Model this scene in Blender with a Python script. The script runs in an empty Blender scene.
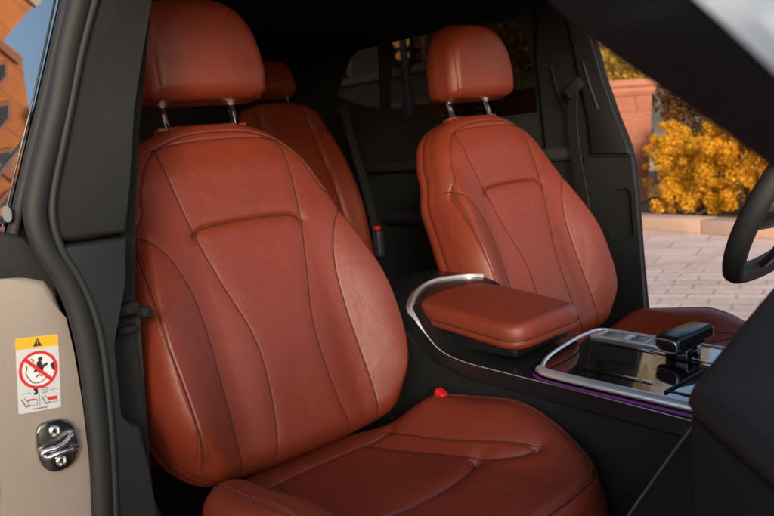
import bpy, bmesh, math, random
import numpy as np
from mathutils import Vector, Matrix

random.seed(7)
rng = np.random.default_rng(7)
SC = bpy.context.scene
COL = SC.collection

# ------------------------------------------------------------------ camera
YAW, PITCH, ROLL = 0.8473992, 0.1447131, -0.1039457
CAM = np.array([1.3028852, -0.7305671, 1.2778419])
_d = np.array([-math.sin(YAW) * math.cos(PITCH), math.cos(YAW) * math.cos(PITCH), -math.sin(PITCH)])
_r0 = np.array([math.cos(YAW), math.sin(YAW), 0.0])
_u0 = np.cross(_r0, _d)
_r = _r0 * math.cos(ROLL) + _u0 * math.sin(ROLL)
_u = -_r0 * math.sin(ROLL) + _u0 * math.cos(ROLL)
FPX = 774.0


def at(px, py, n, q):
    """photo measurement -> point on the plane through q with normal n"""
    k = _d + _r * (px - 387) / FPX + _u * (258 - py) / FPX
    n = np.array(n, float)
    t = n @ (np.array(q, float) - CAM) / (n @ k)
    return CAM + t * k


def atY(px, py, y): return at(px, py, (0, 1, 0), (0, y, 0))
def atX(px, py, x): return at(px, py, (1, 0, 0), (x, 0, 0))
def atZ(px, py, z): return at(px, py, (0, 0, 1), (0, 0, z))


cam_data = bpy.data.cameras.new('camera')
cam = bpy.data.objects.new('camera', cam_data)
COL.objects.link(cam)
cam.matrix_world = Matrix(((_r[0], _u[0], -_d[0], CAM[0]), (_r[1], _u[1], -_d[1], CAM[1]),
                           (_r[2], _u[2], -_d[2], CAM[2]), (0, 0, 0, 1)))
cam_data.sensor_width = 36
cam_data.lens = 36
cam_data.clip_start = 0.02
cam_data.clip_end = 600
cam_data.dof.use_dof = True
cam_data.dof.focus_distance = 1.32
cam_data.dof.aperture_fstop = 7.0
SC.camera = cam


# ------------------------------------------------------------------ materials
def new_mat(name):
    m = bpy.data.materials.new(name)
    m.use_nodes = True
    nt = m.node_tree
    return m, nt, nt.nodes['Principled BSDF']


def nd(nt, kind, **kw):
    n = nt.nodes.new(kind)
    for k, v in kw.items():
        if k in n.inputs:
            n.inputs[k].default_value = v
        else:
            setattr(n, k, v)
    return n


def simple(name, col, rough=.5, metal=0.0, bump=0.0, scale=400, spec=.5, coat=0.0, var=0.0, vscale=6, detail=2):
    m, nt, b = new_mat(name)
    b.inputs['Base Color'].default_value = (*col, 1)
    b.inputs['Roughness'].default_value = rough
    b.inputs['Metallic'].default_value = metal
    b.inputs['Specular IOR Level'].default_value = spec
    b.inputs['Coat Weight'].default_value = coat
    tc = nd(nt, 'ShaderNodeTexCoord')
    if var:
        nz = nd(nt, 'ShaderNodeTexNoise', Scale=vscale, Detail=5)
        nt.links.new(tc.outputs['Object'], nz.inputs['Vector'])
        mx = nd(nt, 'ShaderNodeMix', data_type='RGBA')
        mx.inputs[6].default_value = (*[c * (1 - var) for c in col], 1)
        mx.inputs[7].default_value = (*[min(1, c * (1 + var)) for c in col], 1)
        nt.links.new(nz.outputs['Fac'], mx.inputs[0])
        nt.links.new(mx.outputs[2], b.inputs['Base Color'])
        mr = nd(nt, 'ShaderNodeMapRange')
        mr.inputs[3].default_value = max(0.02, rough - .07)
        mr.inputs[4].default_value = rough + .07
        nt.links.new(nz.outputs['Fac'], mr.inputs[0])
        nt.links.new(mr.outputs[0], b.inputs['Roughness'])
    if bump:
        n2 = nd(nt, 'ShaderNodeTexNoise', Scale=scale, Detail=detail)
        nt.links.new(tc.outputs['Object'], n2.inputs['Vector'])
        bp = nd(nt, 'ShaderNodeBump', Strength=bump, Distance=.001)
        nt.links.new(n2.outputs['Fac'], bp.inputs['Height'])
        nt.links.new(bp.outputs['Normal'], b.inputs['Normal'])
    return m


def leather(name, col, rough):
    m, nt, b = new_mat(name)
    tc = nd(nt, 'ShaderNodeTexCoord')
    vo = nd(nt, 'ShaderNodeTexVoronoi', Scale=430)
    vo.feature = 'DISTANCE_TO_EDGE'
    nz = nd(nt, 'ShaderNodeTexNoise', Scale=9, Detail=5)
    n3 = nd(nt, 'ShaderNodeTexNoise', Scale=60, Detail=4)
    for n in (vo, nz, n3):
        nt.links.new(tc.outputs['Object'], n.inputs['Vector'])
    mx = nd(nt, 'ShaderNodeMix', data_type='RGBA')
    mx.inputs[6].default_value = (*[c * .86 for c in col], 1)
    mx.inputs[7].default_value = (*[c * 1.12 for c in col], 1)
    nt.links.new(nz.outputs['Fac'], mx.inputs[0])
    nt.links.new(mx.outputs[2], b.inputs['Base Color'])
    mr = nd(nt, 'ShaderNodeMapRange')
    mr.inputs[3].default_value = rough - .09
    mr.inputs[4].default_value = rough + .08
    nt.links.new(n3.outputs['Fac'], mr.inputs[0])
    nt.links.new(mr.outputs[0], b.inputs['Roughness'])
    b.inputs['Specular IOR Level'].default_value = .46
    ma = nd(nt, 'ShaderNodeMath', operation='MINIMUM')
    ma.inputs[1].default_value = .18
    nt.links.new(vo.outputs['Distance'], ma.inputs[0])
    b1 = nd(nt, 'ShaderNodeBump', Strength=.55, Distance=.0009)
    nt.links.new(ma.outputs[0], b1.inputs['Height'])
    b2 = nd(nt, 'ShaderNodeBump', Strength=.45, Distance=.006)
    n4 = nd(nt, 'ShaderNodeTexNoise', Scale=14, Detail=5, Distortion=.6)
    nt.links.new(tc.outputs['Object'], n4.inputs['Vector'])
    nt.links.new(n4.outputs['Fac'], b2.inputs['Height'])
    nt.links.new(b1.outputs['Normal'], b2.inputs['Normal'])
    nt.links.new(b2.outputs['Normal'], b.inputs['Normal'])
    return m


M = {}
M['leather'] = leather('cognac_leather', (.188, .0300, .0132), .41)
M['seam_shade'] = simple('seam_groove_shade', (.045, .009, .005), .8)  # dark colour stands in for the shade deep in the seam grooves
M['thread'] = simple('orange_thread', (.17, .038, .019), .7)
M['plastic'] = simple('black_grained_plastic', (.020, .020, .022), .55, bump=.5, scale=900, var=.15)
M['softgrey'] = simple('charcoal_soft_trim', (.0060, .0061, .0066), .62, bump=.5, scale=700, var=.12)
M['darkgrey'] = simple('dark_grey_trim', (.0110, .0122, .0135), .5, bump=.4, scale=900, var=.1)
M['rubber'] = simple('black_rubber', (.0115, .0117, .0128), .66, bump=.25, scale=300, var=.2, vscale=14)
M['pillarblack'] = simple('matt_black_pillar', (.0105, .0110, .0115), .75, bump=.3, scale=500, spec=.22)
M['cloth'] = simple('black_headlining', (.008, .008, .008), .95, bump=.4, scale=1200)
M['carpet'] = simple('black_carpet', (.006, .006, .006), 1.0, bump=.8, scale=900)
M['gloss'] = simple('gloss_black', (.006, .006, .007), .06, coat=.6, bump=.05, scale=30)
M['glossdash'] = simple('satin_black', (.012, .012, .013), .25)
M['chrome'] = simple('bright_chrome', (.86, .87, .88), .10, 1.0)
M['satin'] = simple('brushed_aluminium', (.78, .79, .81), .33, 1.0, bump=.1, scale=200)
M['silver'] = simple('matt_silver_trim', (.78, .79, .81), .30, .68)
M['steel'] = simple('dark_plated_steel', (.30, .29, .28), .24, 1.0, bump=.25, scale=60, var=.2, vscale=30)
M['steelbright'] = simple('worn_steel', (.72, .70, .68), .22, 1.0, bump=.15, scale=80)
M['paint'] = simple('pale_pearl_paint', (.315, .268, .232), .32, coat=.5, bump=.06, scale=25, var=.05, vscale=5)
M['paintwhite'] = simple('white_body_paint', (.42, .435, .45), .3, coat=.6, var=.02)
M['belt'] = simple('grey_belt_webbing', (.024, .022, .020), .7, bump=.6, scale=1500)
M['red'] = simple('red_plastic', (.62, .012, .016), .35)
M['key'] = simple('silver_key', (.50, .51, .53), .3, .6)
M['keydark'] = simple('dark_key', (.10, .11, .12), .3)
M['purple'], nt, b = new_mat('purple_ambient_light')
b.inputs['Base Color'].default_value = (.07, .014, .09, 1)
b.inputs['Emission Color'].default_value = (.55, .06, .75, 1)
b.inputs['Emission Strength'].default_value = .022
M['lw'] = simple('label_silver', (.56, .58, .60), .5)
M['lwhite'] = simple('label_white', (.72, .72, .72), .5)
M['lyellow'] = simple('label_yellow', (.80, .42, .02), .5)
M['lred'] = simple('label_red', (.62, .02, .03), .5)
M['lblack'] = simple('label_black', (.02, .02, .02), .5)
M['lgrey'] = simple('label_grey_print', (.16, .17, .18), .5)
M['stone'] = simple('red_sandstone', (.36, .16, .115), .8, bump=.6, scale=18, var=.22, vscale=3)
M['stonecap'] = simple('worn_sandstone_cap', (.38, .15, .095), .75, bump=.5, scale=22, var=.2, vscale=5)
M['kerb'] = simple('buff_kerb_stone', (.56, .37, .27), .8, bump=.5, scale=25, var=.2, vscale=4)
M['bounce_cut'] = simple('dark_bounce_cut', (.060, .054, .050), .85, bump=.8, scale=60, var=.25, vscale=3)  # for the added ground sheet that soaks up bounced light
M['soil'] = simple('dry_soil', (.10, .055, .03), .95, bump=1, scale=25, var=.4, vscale=8)
M['bark'] = simple('brown_bark', (.10, .05, .03), .9, bump=1, scale=40, var=.3)
M['rock'] = simple('blue_grey_rock', (.22, .25, .28), .7, bump=.7, scale=14, var=.25)
M['whitestone'] = simple('pale_stone_step', (.62, .50, .42), .7, bump=.3, scale=20, var=.1)
M['facade'] = simple('grey_plaster', (.34, .30, .27), .85, bump=.3, scale=10, var=.15, vscale=1)
M['facadeband'] = simple('pale_stone_band', (.52, .47, .42), .8, var=.1)
M['facadered'] = simple('dark_red_base', (.22, .07, .05), .85, var=.2)
M['iron'] = simple('dark_blue_grey_iron', (.10, .13, .15), .5)
M['lit'], nt, b = new_mat('lit_lamp_glass')
b.inputs['Base Color'].default_value = (.8, .4, .1, 1)
b.inputs['Emission Color'].default_value = (1, .42, .07, 1)
b.inputs['Emission Strength'].default_value = 3.2
M['darkpane'] = simple('dark_window_pane', (.02, .022, .025), .08)
M['terracotta'] = None


def brick_mat(name, c1, c2, mortar, scale, bw, rh, ms, rot=0, rough=.8, dirt=.25, bump=.4):
    m, nt, b = new_mat(name)
    tc = nd(nt, 'ShaderNodeTexCoord')
    mp = nd(nt, 'ShaderNodeMapping')
    mp.inputs['Rotation'].default_value = rot if isinstance(rot, tuple) else (0, 0, rot)
    br = nd(nt, 'ShaderNodeTexBrick', Scale=scale)
    br.inputs['Color1'].default_value = (*c1, 1)
    br.inputs['Color2'].default_value = (*c2, 1)
    br.inputs['Mortar'].default_value = (*mortar, 1)
    br.inputs['Mortar Size'].default_value = ms
    br.inputs['Brick Width'].default_value = bw
    br.inputs['Row Height'].default_value = rh
    nz = nd(nt, 'ShaderNodeTexNoise', Scale=1.7, Detail=8)
    nz2 = nd(nt, 'ShaderNodeTexNoise', Scale=30, Detail=6)
    nt.links.new(tc.outputs['Object'], mp.inputs['Vector'])
    nt.links.new(mp.outputs['Vector'], br.inputs['Vector'])
    nt.links.new(tc.outputs['Object'], nz.inputs['Vector'])
    nt.links.new(tc.outputs['Object'], nz2.inputs['Vector'])
    ad = nd(nt, 'ShaderNodeMath', operation='ADD')
    nt.links.new(nz.outputs['Fac'], ad.inputs[0])
    nt.links.new(nz2.outputs['Fac'], ad.inputs[1])
    mr = nd(nt, 'ShaderNodeMapRange')
    mr.inputs[1].default_value = .6
    mr.inputs[2].default_value = 1.4
    mr.inputs[3].default_value = 1 - dirt
    mr.inputs[4].default_value = 1 + dirt
    nt.links.new(ad.outputs[0], mr.inputs[0])
    mx = nd(nt, 'ShaderNodeMix', data_type='RGBA', blend_type='MULTIPLY')
    mx.inputs[0].default_value = 1
    nt.links.new(br.outputs['Color'], mx.inputs[6])
    nt.links.new(mr.outputs[0], mx.inputs[7])
    nt.links.new(mx.outputs[2], b.inputs['Base Color'])
    b.inputs['Roughness'].default_value = rough
    bp = nd(nt, 'ShaderNodeBump', Strength=bump, Distance=.01)
    sb = nd(nt, 'ShaderNodeMath', operation='SUBTRACT')
    nt.links.new(nz2.outputs['Fac'], sb.inputs[0])
    nt.links.new(br.outputs['Fac'], sb.inputs[1])
    nt.links.new(sb.outputs[0], bp.inputs['Height'])
    nt.links.new(bp.outputs['Normal'], b.inputs['Normal'])
    return m


M['pave'] = brick_mat('pink_stone_slabs', (.74, .53, .435), (.66, .455, .37), (.50, .35, .285), 1.0, .62, .42, .012, rot=-.33, dirt=.3)
M['cobble'] = brick_mat('small_pavers', (.72, .52, .43), (.64, .45, .365), (.48, .335, .27), 1.0, .32, .16, .012, rot=-.33, dirt=.3)
M['ashlar'] = brick_mat('red_sandstone_blocks', (.36, .135, .085), (.29, .10, .062), (.21, .085, .058), 1.0, .85, .46, .008, rot=(math.pi / 2, 0, 0), dirt=.3)
M['terracotta'] = brick_mat('orange_brick', (.62, .22, .07), (.52, .165, .05), (.40, .16, .07), 1.0, .6, .25, .02, rot=(math.pi / 2, 0, math.pi / 2), dirt=.3)
M['rooftile'] = simple('brown_roof_tiles', (.16, .07, .05), .8, bump=.8, scale=8, var=.3)


def leaf_mat(name, a, bb):
    m, nt, b = new_mat(name)
    oi = nd(nt, 'ShaderNodeTexCoord')
    nz = nd(nt, 'ShaderNodeTexWhiteNoise')
    nz1 = nd(nt, 'ShaderNodeTexNoise', Scale=2.5, Detail=3)
    ge = nd(nt, 'ShaderNodeNewGeometry')
    nt.links.new(ge.outputs['Random Per Island'], nz.inputs['Vector'])
    nt.links.new(oi.outputs['Object'], nz1.inputs['Vector'])
    av = nd(nt, 'ShaderNodeMath', operation='ADD')
    nt.links.new(ge.outputs['Random Per Island'], av.inputs[0])
    nt.links.new(nz1.outputs['Fac'], av.inputs[1])
    mr = nd(nt, 'ShaderNodeMapRange')
    mr.inputs[1].default_value = .25
    mr.inputs[2].default_value = 1.3
    nt.links.new(av.outputs[0], mr.inputs[0])
    mx = nd(nt, 'ShaderNodeMix', data_type='RGBA')
    mx.inputs[6].default_value = (*a, 1)
    mx.inputs[7].default_value = (*bb, 1)
    nt.links.new(mr.outputs[0], mx.inputs[0])
    nt.links.new(mx.outputs[2], b.inputs['Base Color'])
    b.inputs['Roughness'].default_value = .55
    tr = nd(nt, 'ShaderNodeBsdfTranslucent')
    nt.links.new(mx.outputs[2], tr.inputs['Color'])
    ms = nd(nt, 'ShaderNodeMixShader')
    ms.inputs[0].default_value = .35
    out = nt.nodes['Material Output']
    nt.links.new(b.outputs[0], ms.inputs[1])
    nt.links.new(tr.outputs[0], ms.inputs[2])
    nt.links.new(ms.outputs[0], out.inputs['Surface'])
    return m


M['amber'] = leaf_mat('amber_leaves', (.34, .095, .004), (.90, .50, .015))
M['olive'] = leaf_mat('olive_leaves', (.22, .15, .012), (.50, .30, .02))


M['umber'] = leaf_mat('umber_leaves', (.05, .018, .006), (.20, .085, .015))


def glass_mat(name, tint, refl):
    m = bpy.data.materials.new(name)
    m.use_nodes = True
    nt = m.node_tree
    nt.nodes.clear()
    out = nd(nt, 'ShaderNodeOutputMaterial')
    tr = nd(nt, 'ShaderNodeBsdfTransparent')
    tr.inputs['Color'].default_value = (*tint, 1)
    gl = nd(nt, 'ShaderNodeBsdfGlossy')
    gl.inputs['Roughness'].default_value = .0
    gl.inputs['Color'].default_value = (1, 1, 1, 1)
    fr = nd(nt, 'ShaderNodeFresnel')
    fr.inputs['IOR'].default_value = refl
    mx = nd(nt, 'ShaderNodeMixShader')
    nt.links.new(fr.outputs[0], mx.inputs[0])
    nt.links.new(tr.outputs[0], mx.inputs[1])
    nt.links.new(gl.outputs[0], mx.inputs[2])
    nt.links.new(mx.outputs[0], out.inputs['Surface'])
    return m


M['tint'] = glass_mat('dark_tinted_glass', (.15, .143, .14), 1.25)
M['clear'] = glass_mat('clear_glass', (.86, .90, .88), 1.45)
M['tintside'] = glass_mat('privacy_glass', (.05, .05, .05), 4.0)


# ------------------------------------------------------------------ object helpers
def tag(o, label=None, cat=None, group=None, kind=None):
    if label: o['label'] = label
    if cat: o['category'] = cat
    if group: o['group'] = group
    if kind: o['kind'] = kind
    return o


def thing(name, loc, label, cat, group=None):
    o = bpy.data.objects.new(name, None)
    o.empty_display_size = .1
    o.location = loc
    COL.objects.link(o)
    return tag(o, label, cat, group)


def origin_of(p):
    v = Vector((0, 0, 0))
    while p is not None:
        v += p.location
        p = p.parent
    return v


def obj(name, bm, mat, parent=None, smooth=True, label=None, loc=None):
    """link the bmesh (world coordinates) as ONE mesh object"""
    me = bpy.data.meshes.new(name)
    base = origin_of(parent)
    here = Vector(loc) if loc is not None else base
    bm.transform(Matrix.Translation(-here))
    bm.normal_update()
    bm.to_mesh(me)
    bm.free()
    for p in me.polygons:
        p.use_smooth = smooth
    if smooth:
        try:
            me.set_sharp_from_angle(angle=math.radians(42))
        except Exception:
            pass
    me.materials.append(mat)
    o = bpy.data.objects.new(name, me)
    o.location = here - base
    o.parent = parent
    COL.objects.link(o)
    if label: o['label'] = label
    return o


def B(): return bmesh.new()


def add_box(bm, c, s, bev=0.0, rot=None, seg=3):
    ret = bmesh.ops.create_cube(bm, size=1)
    vs = ret['verts']
    for v in vs:
        v.co = Vector((v.co.x * s[0], v.co.y * s[1], v.co.z * s[2]))
    if bev > 0:
        es = list({e for v in vs for e in v.link_edges})
        r = bmesh.ops.bevel(bm, geom=es, offset=bev, segments=seg, affect='EDGES', profile=.5, clamp_overlap=True)
        vs = list({v for f in r['faces'] for v in f.verts} | {v for v in vs if v.is_valid})
        seen = set(vs)
        stack = list(vs)
        while stack:
            v = stack.pop()
            for e in v.link_edges:
                w = e.other_vert(v)
                if w not in seen:
                    seen.add(w); stack.append(w)
        vs = list(seen)
    mt = Matrix.Translation(Vector(c))
    if rot is not None:
        mt = mt @ rot
    for v in vs:
        v.co = mt @ v.co
    return vs


def add_prism(bm, pts, n, depth, bev=0.0, seg=3):
    """pts: coplanar outline on the visible face; extruded by depth against n"""
    n = Vector(n).normalized()
    ps = [Vector(p) for p in pts]
    nn = Vector((0, 0, 0))
    for i in range(len(ps)):
        nn += ps[i].cross(ps[(i + 1) % len(ps)])
    if nn.dot(n) < 0:
        ps.reverse()
    vs = [bm.verts.new(p) for p in ps]
    f = bm.faces.new(vs)
    back = [bm.verts.new(p - n * depth) for p in ps]
    m = len(vs)
    for i in range(m):
        bm.faces.new((vs[(i + 1) % m], vs[i], back[i], back[(i + 1) % m]))
    bm.faces.new(list(reversed(back)))
    if bev > 0:
        es = [e for e in f.edges]
        bmesh.ops.bevel(bm, geom=es, offset=bev, segments=seg, affect='EDGES', profile=.5, clamp_overlap=True)


def add_holed(bm, outer, holes, n, depth):
    """flat plate with openings"""
    n = Vector(n).normalized()
    es = []
    for loop in [outer] + holes:
        vs = [bm.verts.new(Vector(p)) for p in loop]
        for i in range(len(vs)):
            es.append(bm.edges.new((vs[i], vs[(i + 1) % len(vs)])))
    r = bmesh.ops.triangle_fill(bm, edges=es, use_beauty=True, use_dissolve=False)
    fs = [g for g in r['geom'] if isinstance(g, bmesh.types.BMFace)]
    e = bmesh.ops.extrude_face_region(bm, geom=fs)
    for g in e['geom']:
        if isinstance(g, bmesh.types.BMVert):
            g.co -= n * depth
    bmesh.ops.recalc_face_normals(bm, faces=bm.faces[:])


def catmull(pts, k=8, closed=False):
    P = [np.array(p, float) for p in pts]
    n = len(P)
    out = []
    rngi = range(n if closed else n - 1)
    for i in rngi:
        if closed:
            a, b, c, d = P[(i - 1) % n], P[i], P[(i + 1) % n], P[(i + 2) % n]
        else:
            a, b, c, d = P[max(i - 1, 0)], P[i], P[i + 1], P[min(i + 2, n - 1)]
        for j in range(k):
            t = j / k
            out.append(.5 * ((2 * b) + (-a + c) * t + (2 * a - 5 * b + 4 * c - d) * t * t + (-a + 3 * b - 3 * c + d) * t ** 3))
    if not closed:
        out.append(P[-1])
    return out


def add_tube(bm, path, r, seg=12, closed=False, up=None, caps=True, taper=None):
    """sweep an ellipse; r = radius or (side, up)"""
    if not isinstance(r, (tuple, list)):
        r = (r, r)
    P = [Vector(p) for p in path]
    n = len(P)
    rings = []
    prev = None
    for i in range(n):
        a = P[i - 1] if (i > 0 or closed) else P[0]
        c = P[(i + 1) % n] if (i < n - 1 or closed) else P[-1]
        t = (c - a).normalized()
        if up is not None:
            s = t.cross(Vector(up)).normalized()
        else:
            if prev is None:
                ref = Vector((0, 0, 1)) if abs(t.z) < .9 else Vector((1, 0, 0))
                s = t.cross(ref).normalized()
            else:
                s = (prev - t * prev.dot(t)).normalized()
        prev = s
        w = s.cross(t).normalized()
        k = taper(i / (n - 1)) if taper else 1
        rings.append([bm.verts.new(P[i] + s * (r[0] * k * math.cos(2 * math.pi * j / seg)) + w * (r[1] * k * math.sin(2 * math.pi * j / seg))) for j in range(seg)])
    m = n if closed else n - 1
    for i in range(m):
        A, Bq = rings[i], rings[(i + 1) % n]
        for j in range(seg):
            bm.faces.new((A[j], A[(j + 1) % seg], Bq[(j + 1) % seg], Bq[j]))
    if caps and not closed:
        bm.faces.new(list(reversed(rings[0])))
        bm.faces.new(rings[-1])


def add_lathe(bm, prof, c, axis=(0, 0, 1), seg=20):
    ax = Vector(axis).normalized()
    q = Vector((0, 0, 1)).rotation_difference(ax).to_matrix().to_4x4()
    mt = Matrix.Translation(Vector(c)) @ q
    rings = []
    for r, z in prof:
        rings.append([bm.verts.new(mt @ Vector((r * math.cos(2 * math.pi * j / seg), r * math.sin(2 * math.pi * j / seg), z))) for j in range(seg)])
    for A, Bq in zip(rings, rings[1:]):
        for j in range(seg):
            bm.faces.new((A[j], A[(j + 1) % seg], Bq[(j + 1) % seg], Bq[j]))
    bm.faces.new(list(reversed(rings[0])))
    bm.faces.new(rings[-1])


# ------------------------------------------------------------------ upholstery
def sst(a, b, x):
    t = np.clip((np.asarray(x, float) - a) / (b - a), 0, 1)
    return t * t * (3 - 2 * t)


def back_h(u, v):
    a = np.abs(u)
    bol = .046 * sst(.50, .22, v) * sst(.11, .23, a) * (0.55 + .45 * sst(-.02, .10, v))
    lum = .010 * np.exp(-((v - .17) / .16) ** 2) * (1 - sst(.05, .15, a))
    up = -.018 * sst(.50, .60, v) - .55 * a * a * sst(.36, .56, v)
    return bol + lum + up


def cush_z(x, y):
    a = np.abs(y)
    z = .752 + .022 * sst(.30, .58, x)
    return z + .066 * sst(.11, .215, a) * sst(.20, .33, x) * (1 - sst(.47, .70, x))


def polydist(U, V, line):
    """distance of grid points to a polyline"""
    L = np.array(line)
    if U.size > 4000 and not np.allclose(L[0], L[-1]):
        msk = (U > L[:, 0].min() - .06) & (U < L[:, 0].max() + .06) & (V > L[:, 1].min() - .06) & (V < L[:, 1].max() + .06)
        out = np.full(U.shape, 9.0)
        out[msk] = _pd(U[msk], V[msk], L)
        return out
    return _pd(U, V, L)


def _pd(U, V, L):
    best = np.full(U.shape, 9.0)
    for (x0, y0), (x1, y1) in zip(L[:-1], L[1:]):
        dx, dy = x1 - x0, y1 - y0
        q = dx * dx + dy * dy + 1e-12
        t = np.clip(((U - x0) * dx + (V - y0) * dy) / q, 0, 1)
        best = np.minimum(best, (U - x0 - t * dx) ** 2 + (V - y0 - t * dy) ** 2)
    return np.sqrt(best)


def resample(line, n):
    L = np.array(line)
    s = np.concatenate([[0], np.cumsum(np.linalg.norm(np.diff(L, axis=0), axis=1))])
    k = np.linspace(0, 1, n)
    k = .55 * k + .45 * (1 - np.cos(np.pi * k)) / 2
    q = k * s[-1]
    return np.stack([np.interp(q, s, L[:, 0]), np.interp(q, s, L[:, 1])], 1)


def make_pad(bm, half, ci_bot, ci_top, N, Mv, hfun, r, depth, tow, seams=(), bulge=.004, contour=None, side_seam=None, side_rings=7, cfade=None, ssd=.0045, turn=0):
    """upholstered cushion: half outline from top centre down to bottom centre (u >= 0).
    hfun gives the face height, seams are (polyline, depth, width, softdepth, softwidth)."""
    R = catmull(half, 10)
    R = np.array(R)
    it, ib = ci_top * 10, ci_bot * 10
    mir = lambda A: A * np.array([-1, 1])
    top = np.concatenate([mir(R[:it + 1])[::-1], R[1:it + 1]])          # left corner -> right corner
    right = R[it:ib + 1][::-1]                                          # bottom -> top
    left = mir(right)
    bot = np.concatenate([mir(R[ib:]), R[ib:][::-1][1:]])
    T, Bt, Lf, Rg = resample(top, N), resample(bot, N), resample(left, Mv), resample(right, Mv)
    k = np.linspace(0, 1, N); k = .55 * k + .45 * (1 - np.cos(np.pi * k)) / 2
    l = np.linspace(0, 1, Mv); l = .55 * l + .45 * (1 - np.cos(np.pi * l)) / 2
    s, t = np.meshgrid(k, l)
    s3, t3 = s[..., None], t[..., None]
    G = (1 - t3) * Bt[None] + t3 * T[None] + (1 - s3) * Lf[:, None] + s3 * Rg[:, None] \
        - ((1 - s3) * (1 - t3) * Bt[0] + s3 * (1 - t3) * Bt[-1] + (1 - s3) * t3 * T[0] + s3 * t3 * T[-1])
    U, V = G[..., 0], G[..., 1]
    loop_line = np.concatenate([bot, right[1:], top[::-1][1:], left[::-1][1:]])
    d = polydist(U, V, loop_line)
    H = hfun(U, V)
    dd = np.clip(d, 0, r)
    H = H - (r - np.sqrt(np.maximum(r * r - (r - dd) ** 2, 0)))
    if turn:
        H = H - turn * np.clip(1 - d / .034, 0, 1) ** 1.3 * sst(.17, .215, np.abs(U)) * sst(.47, .38, V) * sst(-.01, .06, V)
    for line, gd, gw, sd, sw in seams:
        ds = polydist(U, V, line)
        H = H - gd * np.exp(-(ds / gw) ** 2) - sd * np.exp(-(ds / sw) ** 2)
    if contour:
        for cd, gd, gw in contour:
            H = H - gd * np.exp(-((d - cd) / gw) ** 2) * (sst(cfade[0], cfade[1], V) if cfade else 1)
    idx = [[bm.verts.new(tow(U[j, i], V[j, i], H[j, i])) for i in range(N)] for j in range(Mv)]
    for j in range(Mv - 1):
        for i in range(N - 1):
            bm.faces.new((idx[j][i], idx[j][i + 1], idx[j + 1][i + 1], idx[j + 1][i]))
    ring = [(0, i) for i in range(N)] + [(j, N - 1) for j in range(1, Mv)] + [(Mv - 1, i) for i in range(N - 2, -1, -1)] + [(j, 0) for j in range(Mv - 2, 0, -1)]
    n = len(ring)
    pu = np.array([[U[q], V[q]] for q in ring]); ph = np.array([H[q] for q in ring])
    tang = np.roll(pu, -1, 0) - np.roll(pu, 1, 0)
    nrm = np.stack([tang[:, 1], -tang[:, 0]], 1)
    nrm /= np.linalg.norm(nrm, axis=1)[:, None] + 1e-9
    prev = [idx[a][b_] for a, b_ in ring]
    cen = pu.mean(0)
    for q in range(1, side_rings + 1):
        f = q / side_rings
        off = bulge * math.sin(math.pi * f) - (.010 * max(0, f - .8) / .2)
        if side_seam is not None and q == side_seam:
            off -= ssd
        P2 = pu + nrm * off
        cur = [bm.verts.new(tow(P2[i, 0], P2[i, 1], ph[i] - depth * f)) for i in range(n)]
        for i in range(n):
            bm.faces.new((prev[(i + 1) % n], prev[i], cur[i], cur[(i + 1) % n]))
        prev = cur
    for sc in (.8, .4):
        P2 = cen + (pu + nrm * -.01 - cen) * sc
        hb = (ph - depth) * sc + (ph.mean() - depth - .012) * (1 - sc)
        cur = [bm.verts.new(tow(P2[i, 0], P2[i, 1], hb[i])) for i in range(n)]
        for i in range(n):
            bm.faces.new((prev[(i + 1) % n], prev[i], cur[i], cur[(i + 1) % n]))
        prev = cur
    bm.faces.new(list(reversed(prev)))
    bmesh.ops.recalc_face_normals(bm, faces=bm.faces[:])
    return loop_line


def frame(o, recl):
    """(u, v, h) -> world for a backrest leaning recl radians"""
    o = np.array(o); c, s = math.cos(recl), math.sin(recl)
    vd, nn = np.array([-s, 0, c]), np.array([c, 0, s])
    return lambda u, v, h: Vector(o + np.array([0, u, 0]) + vd * v + nn * h)


def stitches(bm, line2d, face, off, step=.0062, ln=.0042, rad=.0007):
    """row of thread dashes along a 2D line, lifted onto the face"""
    L = np.array(line2d)
    s = np.concatenate([[0], np.cumsum(np.linalg.norm(np.diff(L, axis=0), axis=1))])
    q = np.arange(0, s[-1] - ln, step)
    for a in q:
        A = np.array([np.interp(a, s, L[:, k]) for k in range(2)])
        C = np.array([np.interp(a + ln, s, L[:, k]) for k in range(2)])
        t = (C - A); t /= np.linalg.norm(t) + 1e-9
        nn = np.array([t[1], -t[0]]) * off
        p, w = face(*(A + nn)), face(*(C + nn))
        add_tube(bm, [p, (p + w) / 2, w], rad, seg=5)


RECL = math.atan2(.3065, .9519)
OB = (.244, 0, .782)
BACK_HALF = [(0, .612), (.04, .611), (.080, .606), (.128, .589), (.167, .558), (.196, .510), (.212, .46), (.225, .41), (.242, .34), (.257, .27),
             (.264, .20), (.263, .14), (.253, .09), (.233, .045), (.203, .012), (.165, -.004), (.10, -.011), (.05, -.012), (0, -.012)]


def mirror(line): return [(-u, v) for u, v in line]


INS = catmull([(.1265, .563), (.124, .51), (.119, .46), (.110, .397), (.098, .345), (.084, .29), (.068, .235), (.0605, .19), (.0595, .15), (.0625, .10), (.069, .05), (.078, .01), (.082, -.02)], 6)
OUT = catmull([(.232, .425), (.217, .417), (.180, .383), (.157, .335), (.1455, .283), (.1425, .22), (.1435, .15), (.146, .08), (.147, .02), (.146, -.02)], 6)
CREASE = catmull([(-.110, .397), (-.101, .405), (-.085, .410), (-.04, .4125), (0, .413), (.04, .4125), (.085, .410), (.101, .405), (.110, .397)], 6)
BSEAMS = []
for ln in (INS, mirror(INS)):
    BSEAMS.append((ln, .0012, .0022, .0014, .013))
for ln in (OUT, mirror(OUT)):
    BSEAMS.append((ln, .0012, .0022, .0013, .013))
TOPS = catmull([(-.1265, .563), (-.09, .5675), (-.04, .5695), (.04, .5695), (.09, .5675), (.1265, .563)], 6)
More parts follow.
